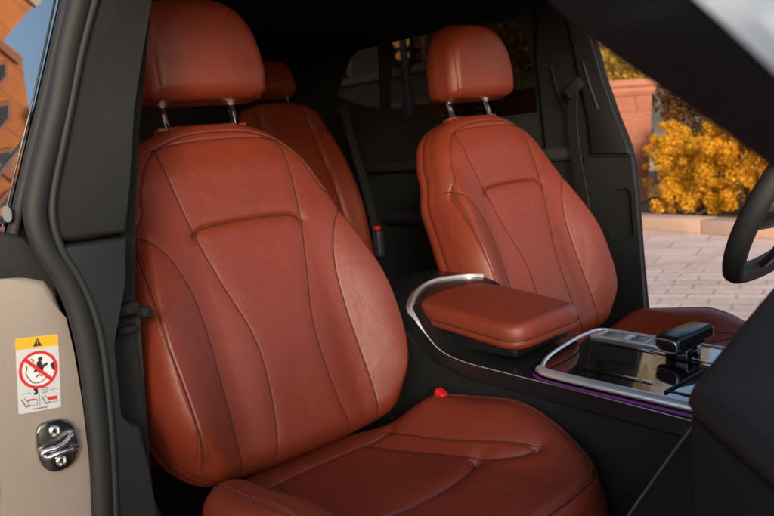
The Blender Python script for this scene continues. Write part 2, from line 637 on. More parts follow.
BSEAMS.append((TOPS, .0026, .0028, .0008, .010))
BSEAMS.append((CREASE, .0050, .0032, .0036, .012))


def headrest_h(u, v):
    return .026 + .22 * (v - .64) - .75 * u * u - 1.2 * np.maximum(0, v - .74) ** 2 - .10 * np.maximum(0, .70 - v)


HEAD_HALF = [(0, .836), (.03, .835), (.058, .828), (.084, .812), (.105, .785), (.118, .75), (.1245, .71), (.1250, .682), (.1225, .662), (.114, .650), (.095, .6445), (.05, .643), (0, .643)]


def make_front_seat(label, group):
    root = thing('front_seat', (.36, 0, .36), label, 'car seat', group)
    tow = frame(OB, RECL)
    # side seam that follows the outline over the top and runs straight off the lower corners
    R = np.array(catmull(BACK_HALF, 10))

    def inset(line, dist):
        tg = np.gradient(line, axis=0)
        n = np.stack([tg[:, 1], -tg[:, 0]], 1); n /= np.linalg.norm(n, axis=1)[:, None]
        if (n[len(n) // 2] @ -line[len(n) // 2]) < 0:
            n = -n
        return line + n * dist
    up = [tuple(q) for q in inset(R, .0265) if q[1] > .44 and q[0] >= 0]
    rim_r = [tuple(q) for q in catmull(up[::4] + [(.218, .430)], 3)]
    rim_l = mirror([tuple(q) for q in catmull(up[::4] + [(.214, .405), (.2245, .32), (.2285, .24), (.2235, .168), (.2195, .10), (.219, .05), (.2165, .004)], 3)])
    # backrest
    bm = B()
    rims = [(rim_r, .0030, .0025, .0006, .010), (rim_l, .0026, .0022, .0004, .010)]
    make_pad(bm, BACK_HALF, 13, 4, 300, 340, back_h, .040, .066, tow, BSEAMS + rims, bulge=.006, side_seam=3, turn=.034)
    br = obj('backrest', bm, M['leather'], root)
    def bface(u, v):
        dq = float(polydist(np.array([[abs(u)]]), np.array([[v]]), R)[0, 0])
        e = min(dq, .04)
        return tow(u, v, float(back_h(u, v)) - (.04 - math.sqrt(max(.0016 - (.04 - e) ** 2, 0))) + .0002)
    bm = B()
    for off in (.0042, -.0042):
        stitches(bm, np.array([q for q in rim_l if q[1] > .02]), bface, off)
    obj('stitching', bm, M['thread'], br)

    def seam_shade(bm, line, face, sink, rad):  # thin dark tube laid in a groove to draw its shade
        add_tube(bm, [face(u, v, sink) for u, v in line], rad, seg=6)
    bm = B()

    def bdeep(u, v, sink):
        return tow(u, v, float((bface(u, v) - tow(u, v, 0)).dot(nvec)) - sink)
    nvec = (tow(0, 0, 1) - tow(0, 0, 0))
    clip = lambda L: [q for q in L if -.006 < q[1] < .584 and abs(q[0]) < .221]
    for q in (INS, mirror(INS)): seam_shade(bm, clip(q), bdeep, .0021, .0010)
    for q in (OUT, mirror(OUT)): seam_shade(bm, clip(q), bdeep, .0020, .0010)
    seam_shade(bm, CREASE, bdeep, .0080, .0011)
    seam_shade(bm, TOPS, bdeep, .0030, .0007)
    for q in (rim_r, rim_l): seam_shade(bm, [z for z in q if z[1] > .012], bdeep, .0028, .0007)
    obj('seam', bm, M['seam_shade'], br)
    # headrest
    bm = B()
    hs = [([(-.092, .87), (-.101, .80), (-.104, .70), (-.102, .62)], .0024, .0024, .0006, .010), ([(.108, .87), (.110, .80), (.111, .70), (.108, .62)], .0014, .0024, .0, .010)]
    make_pad(bm, HEAD_HALF, 9, 4, 90, 90, headrest_h, .032, .058, lambda u, v, h: tow(u, v - .006 - .31 * h, h), hs, bulge=.006, side_seam=4, ssd=.002)
    hr = obj('headrest', bm, M['leather'], root)
    for s in (-1, 1):
        bm = B()
        add_tube(bm, [tow(s * .0715, .60, -.058), tow(s * .0715, .63, -.058), tow(s * .0715, .68, -.058)], .0066, seg=16)
        obj('post', bm, M['chrome'], hr)
    # guide cover between the posts
    bm = B()
    add_box(bm, (0, 0, 0), (.028, .184, .010), .0045, None)
    bm.transform(Matrix.Translation(tow(0, .6085, -.066)) @ Matrix.Rotation(-RECL, 4, 'Y'))
    obj('post_guide', bm, M['leather'], br)
    # cushion
    CH = [(.715, 0), (.714, .04), (.708, .09), (.697, .14), (.678, .19), (.648, .228), (.60, .25), (.54, .262), (.46, .267), (.38, .266), (.325, .259), (.283, .246), (.245, .224), (.205, .188), (.178, .14), (.165, .08), (.162, 0)]
    half = [(y, x) for x, y in CH]
    sw = lambda L: [(y, x) for x, y in L]
    rear = sw(catmull([(.262, -.150), (.253, -.09), (.251, 0), (.253, .09), (.262, .150)], 6))
    insr = sw(catmull([(.253, .093), (.325, .114), (.405, .124), (.497, .128)], 6))
    outr = sw(catmull([(.256, .147), (.30, .146), (.40, .149), (.493, .155), (.555, .168), (.582, .176)], 6))
    tip = sw(catmull([(.582, .176), (.566, .155), (.533, .139), (.497, .128)], 6))
    front = sw(catmull([(.497, .128), (.506, .100), (.518, .05), (.521, 0), (.518, -.05), (.506, -.100), (.497, -.128)], 6))
    lip = sw(catmull([(.600, -.236), (.64, -.226), (.663, -.205), (.678, -.16), (.690, -.09), (.695, 0), (.690, .09), (.678, .16), (.663, .205), (.64, .226), (.600, .236)], 6))
    cs = [(rear, .0045, .0030, .003, .012), (front, .0055, .0040, .0065, .016), (lip, .0038, .0026, .0008, .01)]
    for q in (insr, mirror(insr)): cs.append((q, .0028, .0026, .0024, .013))
    for q in (outr, mirror(outr)): cs.append((q, .0030, .0026, .0028, .014))
    for q in (tip, mirror(tip)): cs.append((q, .0045, .0040, .0050, .014))
    bol = sw(catmull([(.27, .215), (.32, .230), (.40, .237), (.50, .236), (.600, .236)], 6))
    for q in (bol, mirror(bol)): cs.append((q, .0034, .0026, .0008, .01))

    def cz(u, v): return cush_z(v, u)

    def ctow(u, v, h): return Vector((v, u, h))
    bm = B()
    make_pad(bm, half, 12, 4, 260, 260, cz, .036, .075, ctow, cs, bulge=.010, side_seam=5)
    cu = obj('cushion', bm, M['leather'], root)
    CR = np.array(catmull(half, 10))

    def cface(u, v):
        dq = float(polydist(np.array([[abs(u)]]), np.array([[v]]), CR)[0, 0])
        e = min(dq, .036)
        return ctow(u, v, float(cz(u, v)) - (.036 - math.sqrt(max(.036 ** 2 - (.036 - e) ** 2, 0))) + .0003)
    bm = B()
    for q in (lip, bol, mirror(bol)):
        for off in (.0042, -.0042):
            stitches(bm, q, cface, off)
    obj('stitching', bm, M['thread'], cu)
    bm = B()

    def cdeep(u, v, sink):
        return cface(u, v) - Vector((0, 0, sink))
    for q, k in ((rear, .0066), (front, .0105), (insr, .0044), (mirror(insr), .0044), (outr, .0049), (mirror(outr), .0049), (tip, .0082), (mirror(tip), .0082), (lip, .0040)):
        seam_shade(bm, q, cdeep, k + .0003, .0008)
    obj('seam', bm, M['seam_shade'], cu)
    # plastic side covers and base
    for s in (-1, 1):
        bm = B()
        prof = [(.02, .80), (.055, .82), (.10, .79), (.17, .71), (.26, .675), (.40, .665), (.58, .655), (.60, .63), (.58, .56), (.30, .53), (.06, .55), (0, .62)]
        prof = [(p[0], p[1]) for p in catmull(prof, 4, True)]
        add_prism(bm, [(x, s * .283, z) for x, z in prof], (0, s, 0), .03, .006)
        obj('side_cover', bm, M['darkgrey'], root)
    bm = B()
    add_box(bm, (.38, 0, .60), (.50, .47, .13), .02)
    add_box(bm, (.38, -.19, .44), (.52, .04, .20), .005)
    add_box(bm, (.38, .19, .44), (.52, .04, .20), .005)
    obj('seat_base', bm, M['plastic'], root)
    return root


def copy_tree(o, parent=None):
    c = o.copy()
    COL.objects.link(c)
    c.parent = parent
    for ch in list(o.children):
        copy_tree(ch, c)
    return c


SEATS = 'front seats of the car'
seat1 = make_front_seat('larger reddish brown leather front seat, nearest, with chrome headrest posts beside the pale door jamb', SEATS)
seat2 = copy_tree(seat1)
seat2.location = seat1.location + Vector((-.0454, .80, -.0197))
seat2['label'] = 'reddish brown leather front seat beyond the padded console armrest, in front of the steering wheel'

# ------------------------------------------------------------------ rear seat
rs = thing('rear_seat', (-.75, .42, .36), 'dim brown leather rear bench seat in the dark behind the front seats', 'rear seat')
RT = math.radians(20)
RHALF = [(0, .62), (.05, .62), (.10, .616), (.15, .60), (.185, .57), (.205, .52), (.222, .44), (.228, .33), (.222, .2), (.21, .1), (.20, .03), (.19, 0), (.13, -.01), (0, -.01)]
for yc, wk in ((.845, 1.0), (.40, .72), (-.03, 1.0)):
    tw = frame((-.70, yc + (-.03 if yc > .7 else 0), .885), RT)
    h2 = [(u * wk * .90, v * (1 if yc > .7 else .80)) for u, v in RHALF]
    bm = B()
    sm = []
    if wk == 1:
        a = catmull([(.10, .63), (.098, .55), (.10, .45), (.112, .30), (.115, 0)], 6)
        c = catmull([(.10, .44), (.13, .47), (.17, .50), (.21, .515)], 6)
        for q in (a, mirror(a), c, mirror(c)):
            sm.append((q, .005, .004, .004, .012))
    make_pad(bm, h2, 10, 4, 60, 70, lambda u, v: .03 * sst(.12, .22, np.abs(u)) * sst(.5, .2, v) - .5 * u * u * sst(.4, .6, v), .035, .10, tw, sm)
    obj('backrest', bm, M['leather'], rs)
    if yc < .7: continue
    bm = B()
    hh = [(0, .765), (.04, .765), (.08, .760), (.112, .742), (.123, .71), (.124, .68), (.118, .655), (.10, .647), (.05, .645), (0, .645)]
    make_pad(bm, [(u * .74, v) for u, v in hh], 7, 3, 36, 30, lambda u, v: .02 - .5 * u * u, .03, .06, tw, bulge=.006)
    hq = obj('headrest', bm, M['leather'], rs)
    for s in (-1, 1):
        bm = B()
        add_tube(bm, [tw(s * .06, .60, -.03), tw(s * .06, .66, -.03)], .006, seg=12)
        obj('post', bm, M['chrome'], hq)
bm = B()
add_box(bm, (-.50, .41, .70), (.52, 1.34, .16), .05)
obj('cushion', bm, M['leather'], rs)

# ------------------------------------------------------------------ centre console
con = thing('center_console', (.45, .40, .34), 'black center console with armrest, gear selector and chrome trim between the two front seats', 'console')
prof = catmull([(-.10, .34), (-.115, .60), (-.11, .86), (-.075, .945), (0, .972), (.09, .975), (.17, .969), (.215, .960), (.243, .940), (.268, .915), (.305, .889), (.36, .874), (.46, .868), (.60, .8615), (.80, .850), (1.02, .840), (1.04, .60), (1.02, .34)], 5)
bm = B()
pts = [(p[0], .262, p[1]) for p in prof]
add_prism(bm, pts, (0, -1, 0), .276, .006)
obj('console_body', bm, M['glossdash'], con)
# padded near side panel below the bright edge line
bm = B()
lowp = [(-.08, .36), (-.085, .80), (-.05, .90), (.05, .935), (.15, .935), (.22, .915), (.25, .885), (.285, .862), (.36, .846), (.60, .832), (1.0, .812), (1.0, .36)]
lowp = [(x, .262, z) for x, z in lowp]
add_prism(bm, [(x, .256, z) for x, _, z in lowp], (0, -1, 0), .0055, .004)
obj('side_panel', bm, M['pillarblack'], con)
# chrome arc behind the armrest, thinning into an edge line
arc = catmull([(.175, .545, .9715), (.145, .525, .973), (.12, .475, .975), (.116, .43, .975), (.140, .375, .974), (.178, .320, .972), (.205, .287, .967), (.222, .268, .960), (.243, .262, .945), (.268, .2605, .918), (.303, .2600, .8905), (.36, .2595, .876), (.46, .259, .8695), (.60, .2585, .863), (.80, .258, .8515), (.98, .258, .8425)], 8)
bm = B()
AR = [Vector(p) for p in arc]
rows = []
for i, p in enumerate(AR):
    t = (AR[min(i + 1, len(AR) - 1)] - AR[max(i - 1, 0)]).normalized()
    out = t.cross(Vector((0, 0, 1))).normalized()
    if i == 0: sgn = 1 if out.dot(p - Vector((.33, .40, .95))) > 0 else -1
    out = out * sgn
    upv = out.cross(t); upv = upv if upv.z > 0 else -upv
    f = i / (len(AR) - 1)
    w = .0092 * (1.0 if f < .40 else max(.10, 1.0 - (f - .40) * 4.2))
    # bevelled flat band: faces up and a little outwards
    sec = [p + out * w * .9 - upv * w * .55, p + out * w * .75 - upv * w * .2, p - out * w * .55 + upv * w * .42, p - out * w * .9 + upv * w * .30, p - out * w * .9 - upv * w * .5]
    rows.append([bm.verts.new(q) for q in sec])
for A, C in zip(rows, rows[1:]):
    for k in range(5): bm.faces.new((A[k], A[(k + 1) % 5], C[(k + 1) % 5], C[k]))
bm.faces.new(rows[0]); bm.faces.new(list(reversed(rows[-1])))
bmesh.ops.recalc_face_normals(bm, faces=bm.faces[:])
obj('chrome_trim', bm, M['silver'], con)
# armrest
ARMH = [(0, .47), (.03, .470), (.065, .466), (.092, .452), (.103, .428), (.105, .39), (.105, .33), (.104, .27), (.10, .232), (.088, .212), (.06, .205), (0, .203)]


def armz(u, v): return .974 - .13 * np.maximum(0, v - .22) - 1.2 * u * u * (.6 + 0 * v) + .004 * sst(.2, .3, v)


bm = B()
aloop = make_pad(bm, ARMH, 9, 4, 60, 60, armz, .015, .033, lambda u, v, h: Vector((v, .397 + u, h)), [], bulge=.001, side_seam=3, ssd=.0016)
arm = obj('armrest', bm, M['leather'], con, label='padded brown leather armrest lid')
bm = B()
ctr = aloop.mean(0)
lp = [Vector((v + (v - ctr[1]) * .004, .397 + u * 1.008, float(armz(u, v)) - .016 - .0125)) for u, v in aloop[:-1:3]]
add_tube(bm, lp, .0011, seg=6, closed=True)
obj('seam', bm, M['seam_shade'], arm)
bm = B()
add_box(bm, (.335, .397, .898), (.21, .17, .045), .012)
obj('armrest_base', bm, M['glossdash'], arm)
# gloss black control panel with chrome frame
loop = catmull([(.515, .288, .8785), (.488, .345, .8805), (.470, .44, .8815), (.466, .515, .8815), (.480, .535, .8815), (.52, .5375, .880), (.62, .5375, .8765), (.80, .5375, .870), (.97, .5375, .864), (.975, .52, .8635), (.975, .30, .863), (.97, .270, .863), (.80, .2685, .869), (.62, .270, .8755), (.54, .274, .878)], 6, True)
bm = B()
top = [Vector(p) for p in loop]
vs = [bm.verts.new(p + Vector((0, 0, .001))) for p in top]
f = bm.faces.new(vs)
ex = bmesh.ops.extrude_face_region(bm, geom=[f])
for g in ex['geom']:
    if isinstance(g, bmesh.types.BMVert): g.co.z -= .02
bmesh.ops.triangulate(bm, faces=[q for q in bm.faces if len(q.verts) > 4])
bmesh.ops.recalc_face_normals(bm, faces=bm.faces[:])
panel = obj('control_panel', bm, M['gloss'], con, smooth=False)
bm = B()
add_tube(bm, loop, (.0042, .0042), seg=10, closed=True)
near = [p for p in catmull([(.512, .283, .8795), (.54, .2695, .879), (.62, .2655, .8765), (.80, .264, .870), (.96, .2645, .864)], 8)]
add_tube(bm, near, (.0080, .0050), seg=14, up=(0, -.5, .86))
obj('chrome_frame', bm, M['silver'], panel)
bm = B()
lit = catmull([(.508, .272, .8705), (.54, .2590, .8690), (.62, .2560, .8660), (.80, .2545, .8595), (.96, .2550, .8535)], 8)
add_tube(bm, lit, (.002, .0026), seg=10)
obj('ambient_light', bm, M['purple'], con, label='glowing purple light strip under the chrome frame')


def panz(x): return .8815 - (x - .48) * .0365


# switch bank
sbx = lambda c, s, bev, up=0: add_box(bm, (c[0], c[1], panz(c[0]) + up), s, bev, Matrix.Rotation(math.radians(2.1), 4, 'Y'), 2)
bm = B(); sbx((.565, .497), (.165, .036, .008), .003, .003)
bank = obj('switch_bank', bm, M['key'], panel)
for i, (x, w) in enumerate(((.497, .014), (.520, .022), (.549, .024), (.579, .026), (.611, .026))):
    bm = B(); sbx((x, .497), (w, .028, .006), .002, .006)
    obj('switch_key', bm, M['keydark'] if i % 2 else M['key'], bank)
bm = B(); sbx((.655, .497), (.045, .034, .009), .004, .004)
obj('start_button', bm, M['keydark'], panel)
# cup holder recess lid and thin bright rails
for y, x0, x1 in ((.318, .56, .70), (.455, .52, .86)):
    bm = B()
    add_tube(bm, [(x0, y, panz(x0) + .0025), ((x0 + x1) / 2, y, panz((x0 + x1) / 2) + .0025), (x1, y, panz(x1) + .0025)], (.0016, .0012), seg=8)
    obj('bright_rail', bm, M['chrome'], panel)
bm = B(); add_box(bm, (.735, .35, panz(.735) + .002), (.004, .12, .004), .001)
add_box(bm, (.80, .30, panz(.80) + .002), (.13, .004, .004), .001)
obj('lid_gap', bm, M['plastic'], panel)
bm = B()
for kx in range(4):
    add_box(bm, (.535 + kx * .028, .522, panz(.535 + kx * .028) + .0012), (.012, .004, .001), 0)
obj('printed_marks', bm, M['lred'], panel)
# gear selector
gl = B()
GX, GY = .668, .455
add_box(gl, (GX + .010, GY + .004, panz(GX) + .010), (.044, .046, .024), .006)
sel = obj('gear_selector', gl, M['gloss'], con, label='gloss black gear selector with angular grip')
bm = B()
rotg = Matrix.Rotation(math.radians(-14), 4, 'Z') @ Matrix.Rotation(math.radians(7), 4, 'X')
add_box(bm, (0, 0, 0), (.056, .094, .030), .009)
for v in bm.verts:
    k = (v.co.y + .047) / .094
    v.co.x *= 1.0 - .18 * k
    v.co.z = v.co.z * (1 - .2 * k)
bm.transform(Matrix.Translation((GX + .010, GY + .016, panz(GX) + .033)) @ rotg)
obj('grip', bm, M['glossdash'], sel)
bm = B()
ell = []
for a in range(28):
    t = 2 * math.pi * a / 28
    ca, sa = math.cos(t), math.sin(t)
    ell.append((.0230 * math.copysign(abs(ca) ** .6, ca), -.0480, .0108 * math.copysign(abs(sa) ** .6, sa)))
add_tube(bm, ell, .0016, seg=8, closed=True)
bm.transform(Matrix.Translation((GX + .010, GY + .016, panz(GX) + .033)) @ rotg)
obj('grip_ring', bm, M['satin'], sel)

# ------------------------------------------------------------------ belt buckles
bk = thing('seat_belt_buckle', (.33, .222, .70), 'black seat belt buckle with bright red button beside the near seat cushion', 'buckle', 'seat belt buckles')
bq = Vector(atY(441, 394, .222))
rb = Matrix.Rotation(math.radians(28), 4, 'Y')
bm = B(); add_box(bm, (0, 0, -.045), (.028, .022, .09), .006); bm.transform(Matrix.Translation(bq - Vector((0, 0, .006))) @ rb)
obj('buckle_body', bm, M['plastic'], bk)
bm = B(); add_box(bm, (0, 0, .0), (.022, .017, .014), .003); bm.transform(Matrix.Translation(bq) @ rb)
obj('release_button', bm, M['red'], bk)
bk2 = thing('seat_belt_buckle', (-.42, .85, .78), 'small rear buckle with a red button in the dark beside the rear bench', 'buckle', 'seat belt buckles')
bq = Vector(atX(377, 228, -.42))
bm = B(); add_box(bm, (0, 0, -.04), (.03, .024, .08), .006); bm.transform(Matrix.Translation(bq - Vector((0, 0, .006))))
obj('buckle_body', bm, M['plastic'], bk2)
bm = B(); add_box(bm, (0, 0, 0), (.018, .016, .010), .003); bm.transform(Matrix.Translation(bq))
obj('release_button', bm, M['red'], bk2)
bk2.location = (-.42, bq.y, bq.z - .09)
for ch in bk2.children: ch.location = ch.location + Vector((0, .85 - bq.y, .78 - (bq.z - .09)))

# ------------------------------------------------------------------ car body
car = thing('car_body', (.3, .4, 0), 'pale painted car body with black roof lining, seen through its open front doorway', 'car')
# roof: lining and painted skin as curved sheets
def roof_sheet(zoff, name, mat, x0=-1.55, x1=.68):
    bm = B()
    nx, ny = 18, 24
    g = []
    for i in range(nx + 1):
        x = x0 + (x1 - x0) * i / nx
        row = []
        for j in range(ny + 1):
            s = -1 + 2 * j / ny
            y = .4575 + .7125 * s
            z = 1.72 - .065 * abs(s) ** 3.2 - .05 * max(0, (x - .1) / .6) ** 2 - .10 * max(0, (-.9 - x) / .65) ** 2
            row.append(bm.verts.new((x, y, z + zoff)))
        g.append(row)
    fs = []
    for i in range(nx):
        for j in range(ny):
            fs.append(bm.faces.new((g[i][j], g[i + 1][j], g[i + 1][j + 1], g[i][j + 1])))
    e = bmesh.ops.extrude_face_region(bm, geom=fs)
    for q in e['geom']:
        if isinstance(q, bmesh.types.BMVert): q.co.z += .012
    bmesh.ops.recalc_face_normals(bm, faces=bm.faces[:])
    return obj(name, bm, mat, car)


roof_sheet(-.03, 'roof_lining', M['cloth'])
roof_sheet(.0, 'roof_panel', M['paintwhite'])
bm = B()
add_box(bm, (-.2, .40, .335), (2.9, 1.50, .02), 0)
add_box(bm, (.42, -.36, .37), (1.5, .05, .10), .01)
add_box(bm, (.42, 1.16, .37), (1.5, .05, .10), .01)
obj('floor_pan', bm, M['carpet'], car, smooth=False)
bm = B()
add_box(bm, (.35, -.47, .42), (1.7, .16, .14), .03)
obj('door_sill', bm, M['paint'], car)
bm = B()
add_box(bm, (.35, 1.27, .42), (1.7, .16, .14), .03)
obj('door_sill', bm, M['paint'], car)
bm = B()
add_box(bm, (-1.60, .40, 1.02), (.05, 1.60, 1.36), 0)
obj('tailgate', bm, M['cloth'], car, smooth=False)

# near windscreen pillar
pl = [Vector((.40, -.255, 1.640)), Vector((.62, -.275, 1.612)), Vector((.80, -.305, 1.545)), Vector((.96, -.345, 1.425)), Vector((1.10, -.385, 1.300)), Vector((1.26, -.43, 1.150)), Vector((1.42, -.47, 1.00))]
PILLAR_TRIM = pl
bm = B()
EA, EB = [], []
# trim band: lower edge follows the opening, upper edge meets the paint
low = [(.30, -.22, 1.640), (.60, -.26, 1.600), (.82, -.29, 1.520), (.92, -.32, 1.448)] + [tuple(atY(px, py, y)) for px, py, y in ((545, -2, -.35), (600, 45, -.365), (700, 115, -.385), (774, 170, -.40), (860, 232, -.42), (960, 305, -.44))]
upp = [(.30, -.33, 1.665), (.66, -.36, 1.625), (.88, -.385, 1.548), (.99, -.41, 1.470)] + [tuple(atY(px, py, y)) for px, py, y in ((640, -42, -.43), (692, 1, -.45), (736, 40, -.46), (780, 80, -.47), (850, 145, -.485), (940, 230, -.50))]
low, upp = catmull(low, 5), catmull(upp, 5)
n = len(low)
rows = []
for a, c in zip(low, upp):
    a, c = Vector(a), Vector(c)
    w = c - a
    t = Vector((1, -.05, -.8)).normalized()
    nrm = w.cross(t).normalized()
    if nrm.dot(Vector(CAM) - a) < 0: nrm = -nrm
    sec = []
    for k in range(13):
        s = k / 12
        sec.append(a + w * s + nrm * (.004 * math.sin(math.pi * s) ** .7))
    sec += [c - nrm * .03 + w * .0, a - nrm * .03]
    rows.append([bm.verts.new(q) for q in sec])
for A, C in zip(rows, rows[1:]):
    m = len(A)
    for k in range(m):
        bm.faces.new((A[k], A[(k + 1) % m], C[(k + 1) % m], C[k]))
bm.faces.new(rows[0]); bm.faces.new(list(reversed(rows[-1])))
bmesh.ops.recalc_face_normals(bm, faces=bm.faces[:])
obj('windscreen_pillar', bm, M['pillarblack'], car, label='broad blurred black pillar trim across the top')
# painted outer skin of the same pillar
bm = B()
rows = []
for i, (a, c) in enumerate(zip(low, upp)):
    a, c = Vector(a), Vector(c)
    w = (c - a).normalized()
    side = Vector((0, -1, 0))
    p0 = c + w * .002
    sec = [p0, p0 + w * .006 + side * .006, p0 + w * .020 - side * .004, p0 + w * .040 - side * .030, p0 + w * .058 - side * .065, p0 + w * .072 - side * .11, p0 + w * .045 - side * .11, p0 - side * .045]
    rows.append([bm.verts.new(q) for q in sec])
for A, C in zip(rows, rows[1:]):
    m = len(A)
    for k in range(m):
        bm.faces.new((A[k], A[(k + 1) % m], C[(k + 1) % m], C[k]))
bm.faces.new(rows[0]); bm.faces.new(list(reversed(rows[-1])))
bmesh.ops.recalc_face_normals(bm, faces=bm.faces[:])
obj('pillar_skin', bm, M['paintwhite'], car)

# far windscreen pillar and screen header
bm = B()
add_tube(bm, catmull([(.45, 1.09, 1.635), (.70, 1.11, 1.60), (.95, 1.15, 1.44), (1.25, 1.20, 1.18), (1.45, 1.24, 1.0)], 5), (.035, .05), seg=12)
obj('windscreen_pillar', bm, M['softgrey'], car)


# ---- near door pillar (behind the near front seat's door opening)
def jx(px, py, x=.25): return tuple(atX(px, py, x))


NRM = (1, 0, 0)
# painted jamb
bm = B()
pp = [(-30, 281), (0, 279), (30, 277), (46, 280), (57, 293), (66, 318), (74, 352), (82, 400), (88, 450), (93, 516), (98, 620), (-2, 620), (-4, 560), (2, 500), (-2, 440), (-14, 360)]
add_prism(bm, [jx(*q, .250) for q in pp], NRM, .10, .012, 4)
obj('door_jamb', bm, M['paint'], car, label='pale painted door jamb panel')
# black rubber cap above the jamb
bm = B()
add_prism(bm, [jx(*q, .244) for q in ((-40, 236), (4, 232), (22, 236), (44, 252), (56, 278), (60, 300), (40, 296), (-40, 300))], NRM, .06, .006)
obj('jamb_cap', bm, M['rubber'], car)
# rubber seal: a full-bodied tube around the opening
seal = [jx(*q, .262) for q in ((96, -60), (80, 0), (68, 50), (59, 100), (47, 150), (38, 190), (36, 220), (46, 250), (64, 278), (78, 310), (88, 350), (95, 400), (100, 450), (103, 516), (108, 640))]
bm = B()
wl = lambda f: 1.0
add_tube(bm, catmull(seal, 8), (.0150, .013), seg=16, up=(1, 0, 0))
ws = obj('weatherstrip', bm, M['rubber'], car, label='thick black rubber door seal')
bm = B()
lip2 = [jx(*q, .268) for q in ((112, -60), (95, 0), (82, 50), (72, 100), (62, 150), (54, 190), (53, 220), (62, 250), (80, 280), (94, 312), (103, 350), (109, 400), (113, 450), (116, 516), (121, 640))]
add_tube(bm, catmull(lip2, 8), (.0055, .006), seg=10, up=(1, 0, 0))
obj('seal_lip', bm, M['rubber'], ws)
# upper trim panel
bm = B()
up = [(112, -60), (94, 0), (80, 60), (70, 110), (60, 160), (54, 195), (53, 220), (58, 243), (128, 233), (130, 180), (134, 110), (143, 50), (152, 0), (160, -60)]
add_prism(bm, [jx(*q, .266) for q in catmull(up[:8], 3) + [np.array(q) for q in up[8:]]], NRM, .05, .008, 4)
obj('upper_trim', bm, M['softgrey'], car)
# lower trim panel with its step
bm = B()
lo = [(58, 246), (76, 272), (90, 305), (100, 345), (107, 400), (111, 450), (114, 516), (118, 640), (185, 640), (168, 560), (157, 516), (147, 460), (141, 428), (136, 424), (120, 422), (117, 418), (112, 370), (114, 345), (121, 305), (126, 280), (128, 237)]
add_prism(bm, [jx(*q, .270) for q in lo], NRM, .05, .006, 4)
obj('lower_trim', bm, M['darkgrey'], car)
bm = B()
add_prism(bm, [jx(*q, .225) for q in ((118, -60), (158, -60), (146, 60), (139, 130), (135, 240), (132, 330), (146, 430), (172, 640), (118, 640), (112, 380), (122, 240))], NRM, .07, .004)
obj('inner_trim', bm, M['cloth'], car)

# striker
st_c = Vector(jx(56, 445, .2525))
by, bz = Vector((0, 1, 0)), Vector((0, 0, 1))
tilt = Matrix.Rotation(math.radians(-3), 4, 'X')
def sk(y, z, x=0.0): return Vector((st_c.x + x, 0, 0)) + Vector((0, st_c.y, st_c.z)) + (tilt @ Vector((0, y, z)))
bm = B()
plate = [(-.020, .034), (.004, .037), (.020, .028), (.0255, .008), (.026, -.012), (.018, -.030), (.004, -.036), (-.012, -.034), (-.023, -.018), (-.025, .012)]
plate = [(p[0] * .98, p[1] * .94) for p in catmull(plate, 4, True)]
add_prism(bm, [sk(y, z, .0065) for y, z in plate], NRM, .0064, .002)
stk = obj('door_striker', bm, M['steel'], car, label='dark metal door striker plate with bright latch loop')
for y, z in ((-.002, .021), (.002, -.021)):
    bm = B()
    add_lathe(bm, [(.0072, 0), (.0072, .003), (.005, .0042), (.0046, .0036), (.003, .002), (.0, .002)][:5], sk(y, z, .0066), (1, 0, 0), 18)
    obj('bolt', bm, M['steelbright'], stk)
bm = B()
lp = catmull([sk(.022, .012, .004), sk(.018, .012, .012), sk(.006, .004, .016), sk(-.006, .001, .017), sk(-.018, .000, .014), sk(-.021, -.004, .013), sk(-.016, -.009, .015), sk(0, -.006, .018), sk(.012, -.006, .017), sk(.024, -.008, .006)], 6)
add_tube(bm, lp, (.0036, .0036), seg=10)
obj('latch_loop', bm, M['steelbright'], stk)

# ---- warning label on the jamb (flat sticker, drawn with thin print layers)
LX = .2503
c00, c10, c01 = np.array(jx(15, 339, LX)), np.array(jx(58, 334, LX)), np.array(jx(22, 414, LX))
ew, eh = (c10 - c00), (c01 - c00)
LW, LH = np.linalg.norm(ew), np.linalg.norm(eh)
eu = ew / LW
ev = eh - (eh @ eu) * eu; LHv = np.linalg.norm(ev); ev /= LHv


def lb(x, y, lift=0.0):
    """label coordinates, 0..1 across and 0..1.8 down"""
    return Vector(c00 + eu * (x * LW) + ev * (y / 1.8 * LHv) + np.array([lift, 0, 0]))


def lpoly(bm, pts, lift, th=.00012):
    add_prism(bm, [lb(x, y, lift) for x, y in pts], NRM, th)


def lline(bm, pts, w, lift, closed=False):
    P = pts + [pts[0]] if closed else pts
    for (x0, y0), (x1, y1) in zip(P, P[1:]):
        dx, dy = x1 - x0, y1 - y0
        q = math.hypot(dx, dy) + 1e-9
        nx, ny = -dy / q * w / 2, dx / q * w / 2
        lpoly(bm, [(x0 + nx, y0 + ny), (x1 + nx, y1 + ny), (x1 - nx, y1 - ny), (x0 - nx, y0 - ny)], lift)


def circ(cx, cy, r, n=40): return [(cx + r * math.cos(2 * math.pi * i / n), cy + r * math.sin(2 * math.pi * i / n)) for i in range(n)]


bm = B(); lpoly(bm, [(0.03, 0), (.97, 0), (1, .03), (1, 1.77), (.97, 1.8), (.03, 1.8), (0, 1.77), (0, .03)], .0004)
lab = obj('warning_label', bm, M['lw'], car, smooth=False, label='silver warning sticker with yellow header and red prohibition circle')
bm = B(); lpoly(bm, [(.03, .002), (.97, .002), (.998, .03), (.998, .27), (.002, .27), (.002, .03)], .0006)
obj('yellow_header', bm, M['lyellow'], lab, smooth=False)
bm = B(); lpoly(bm, circ(.5, .80, .42), .0006)
obj('white_disc', bm, M['lwhite'], lab, smooth=False)
bm = B()
lpoly(bm, [(.50, .04), (.61, .235), (.39, .235)], .0008)
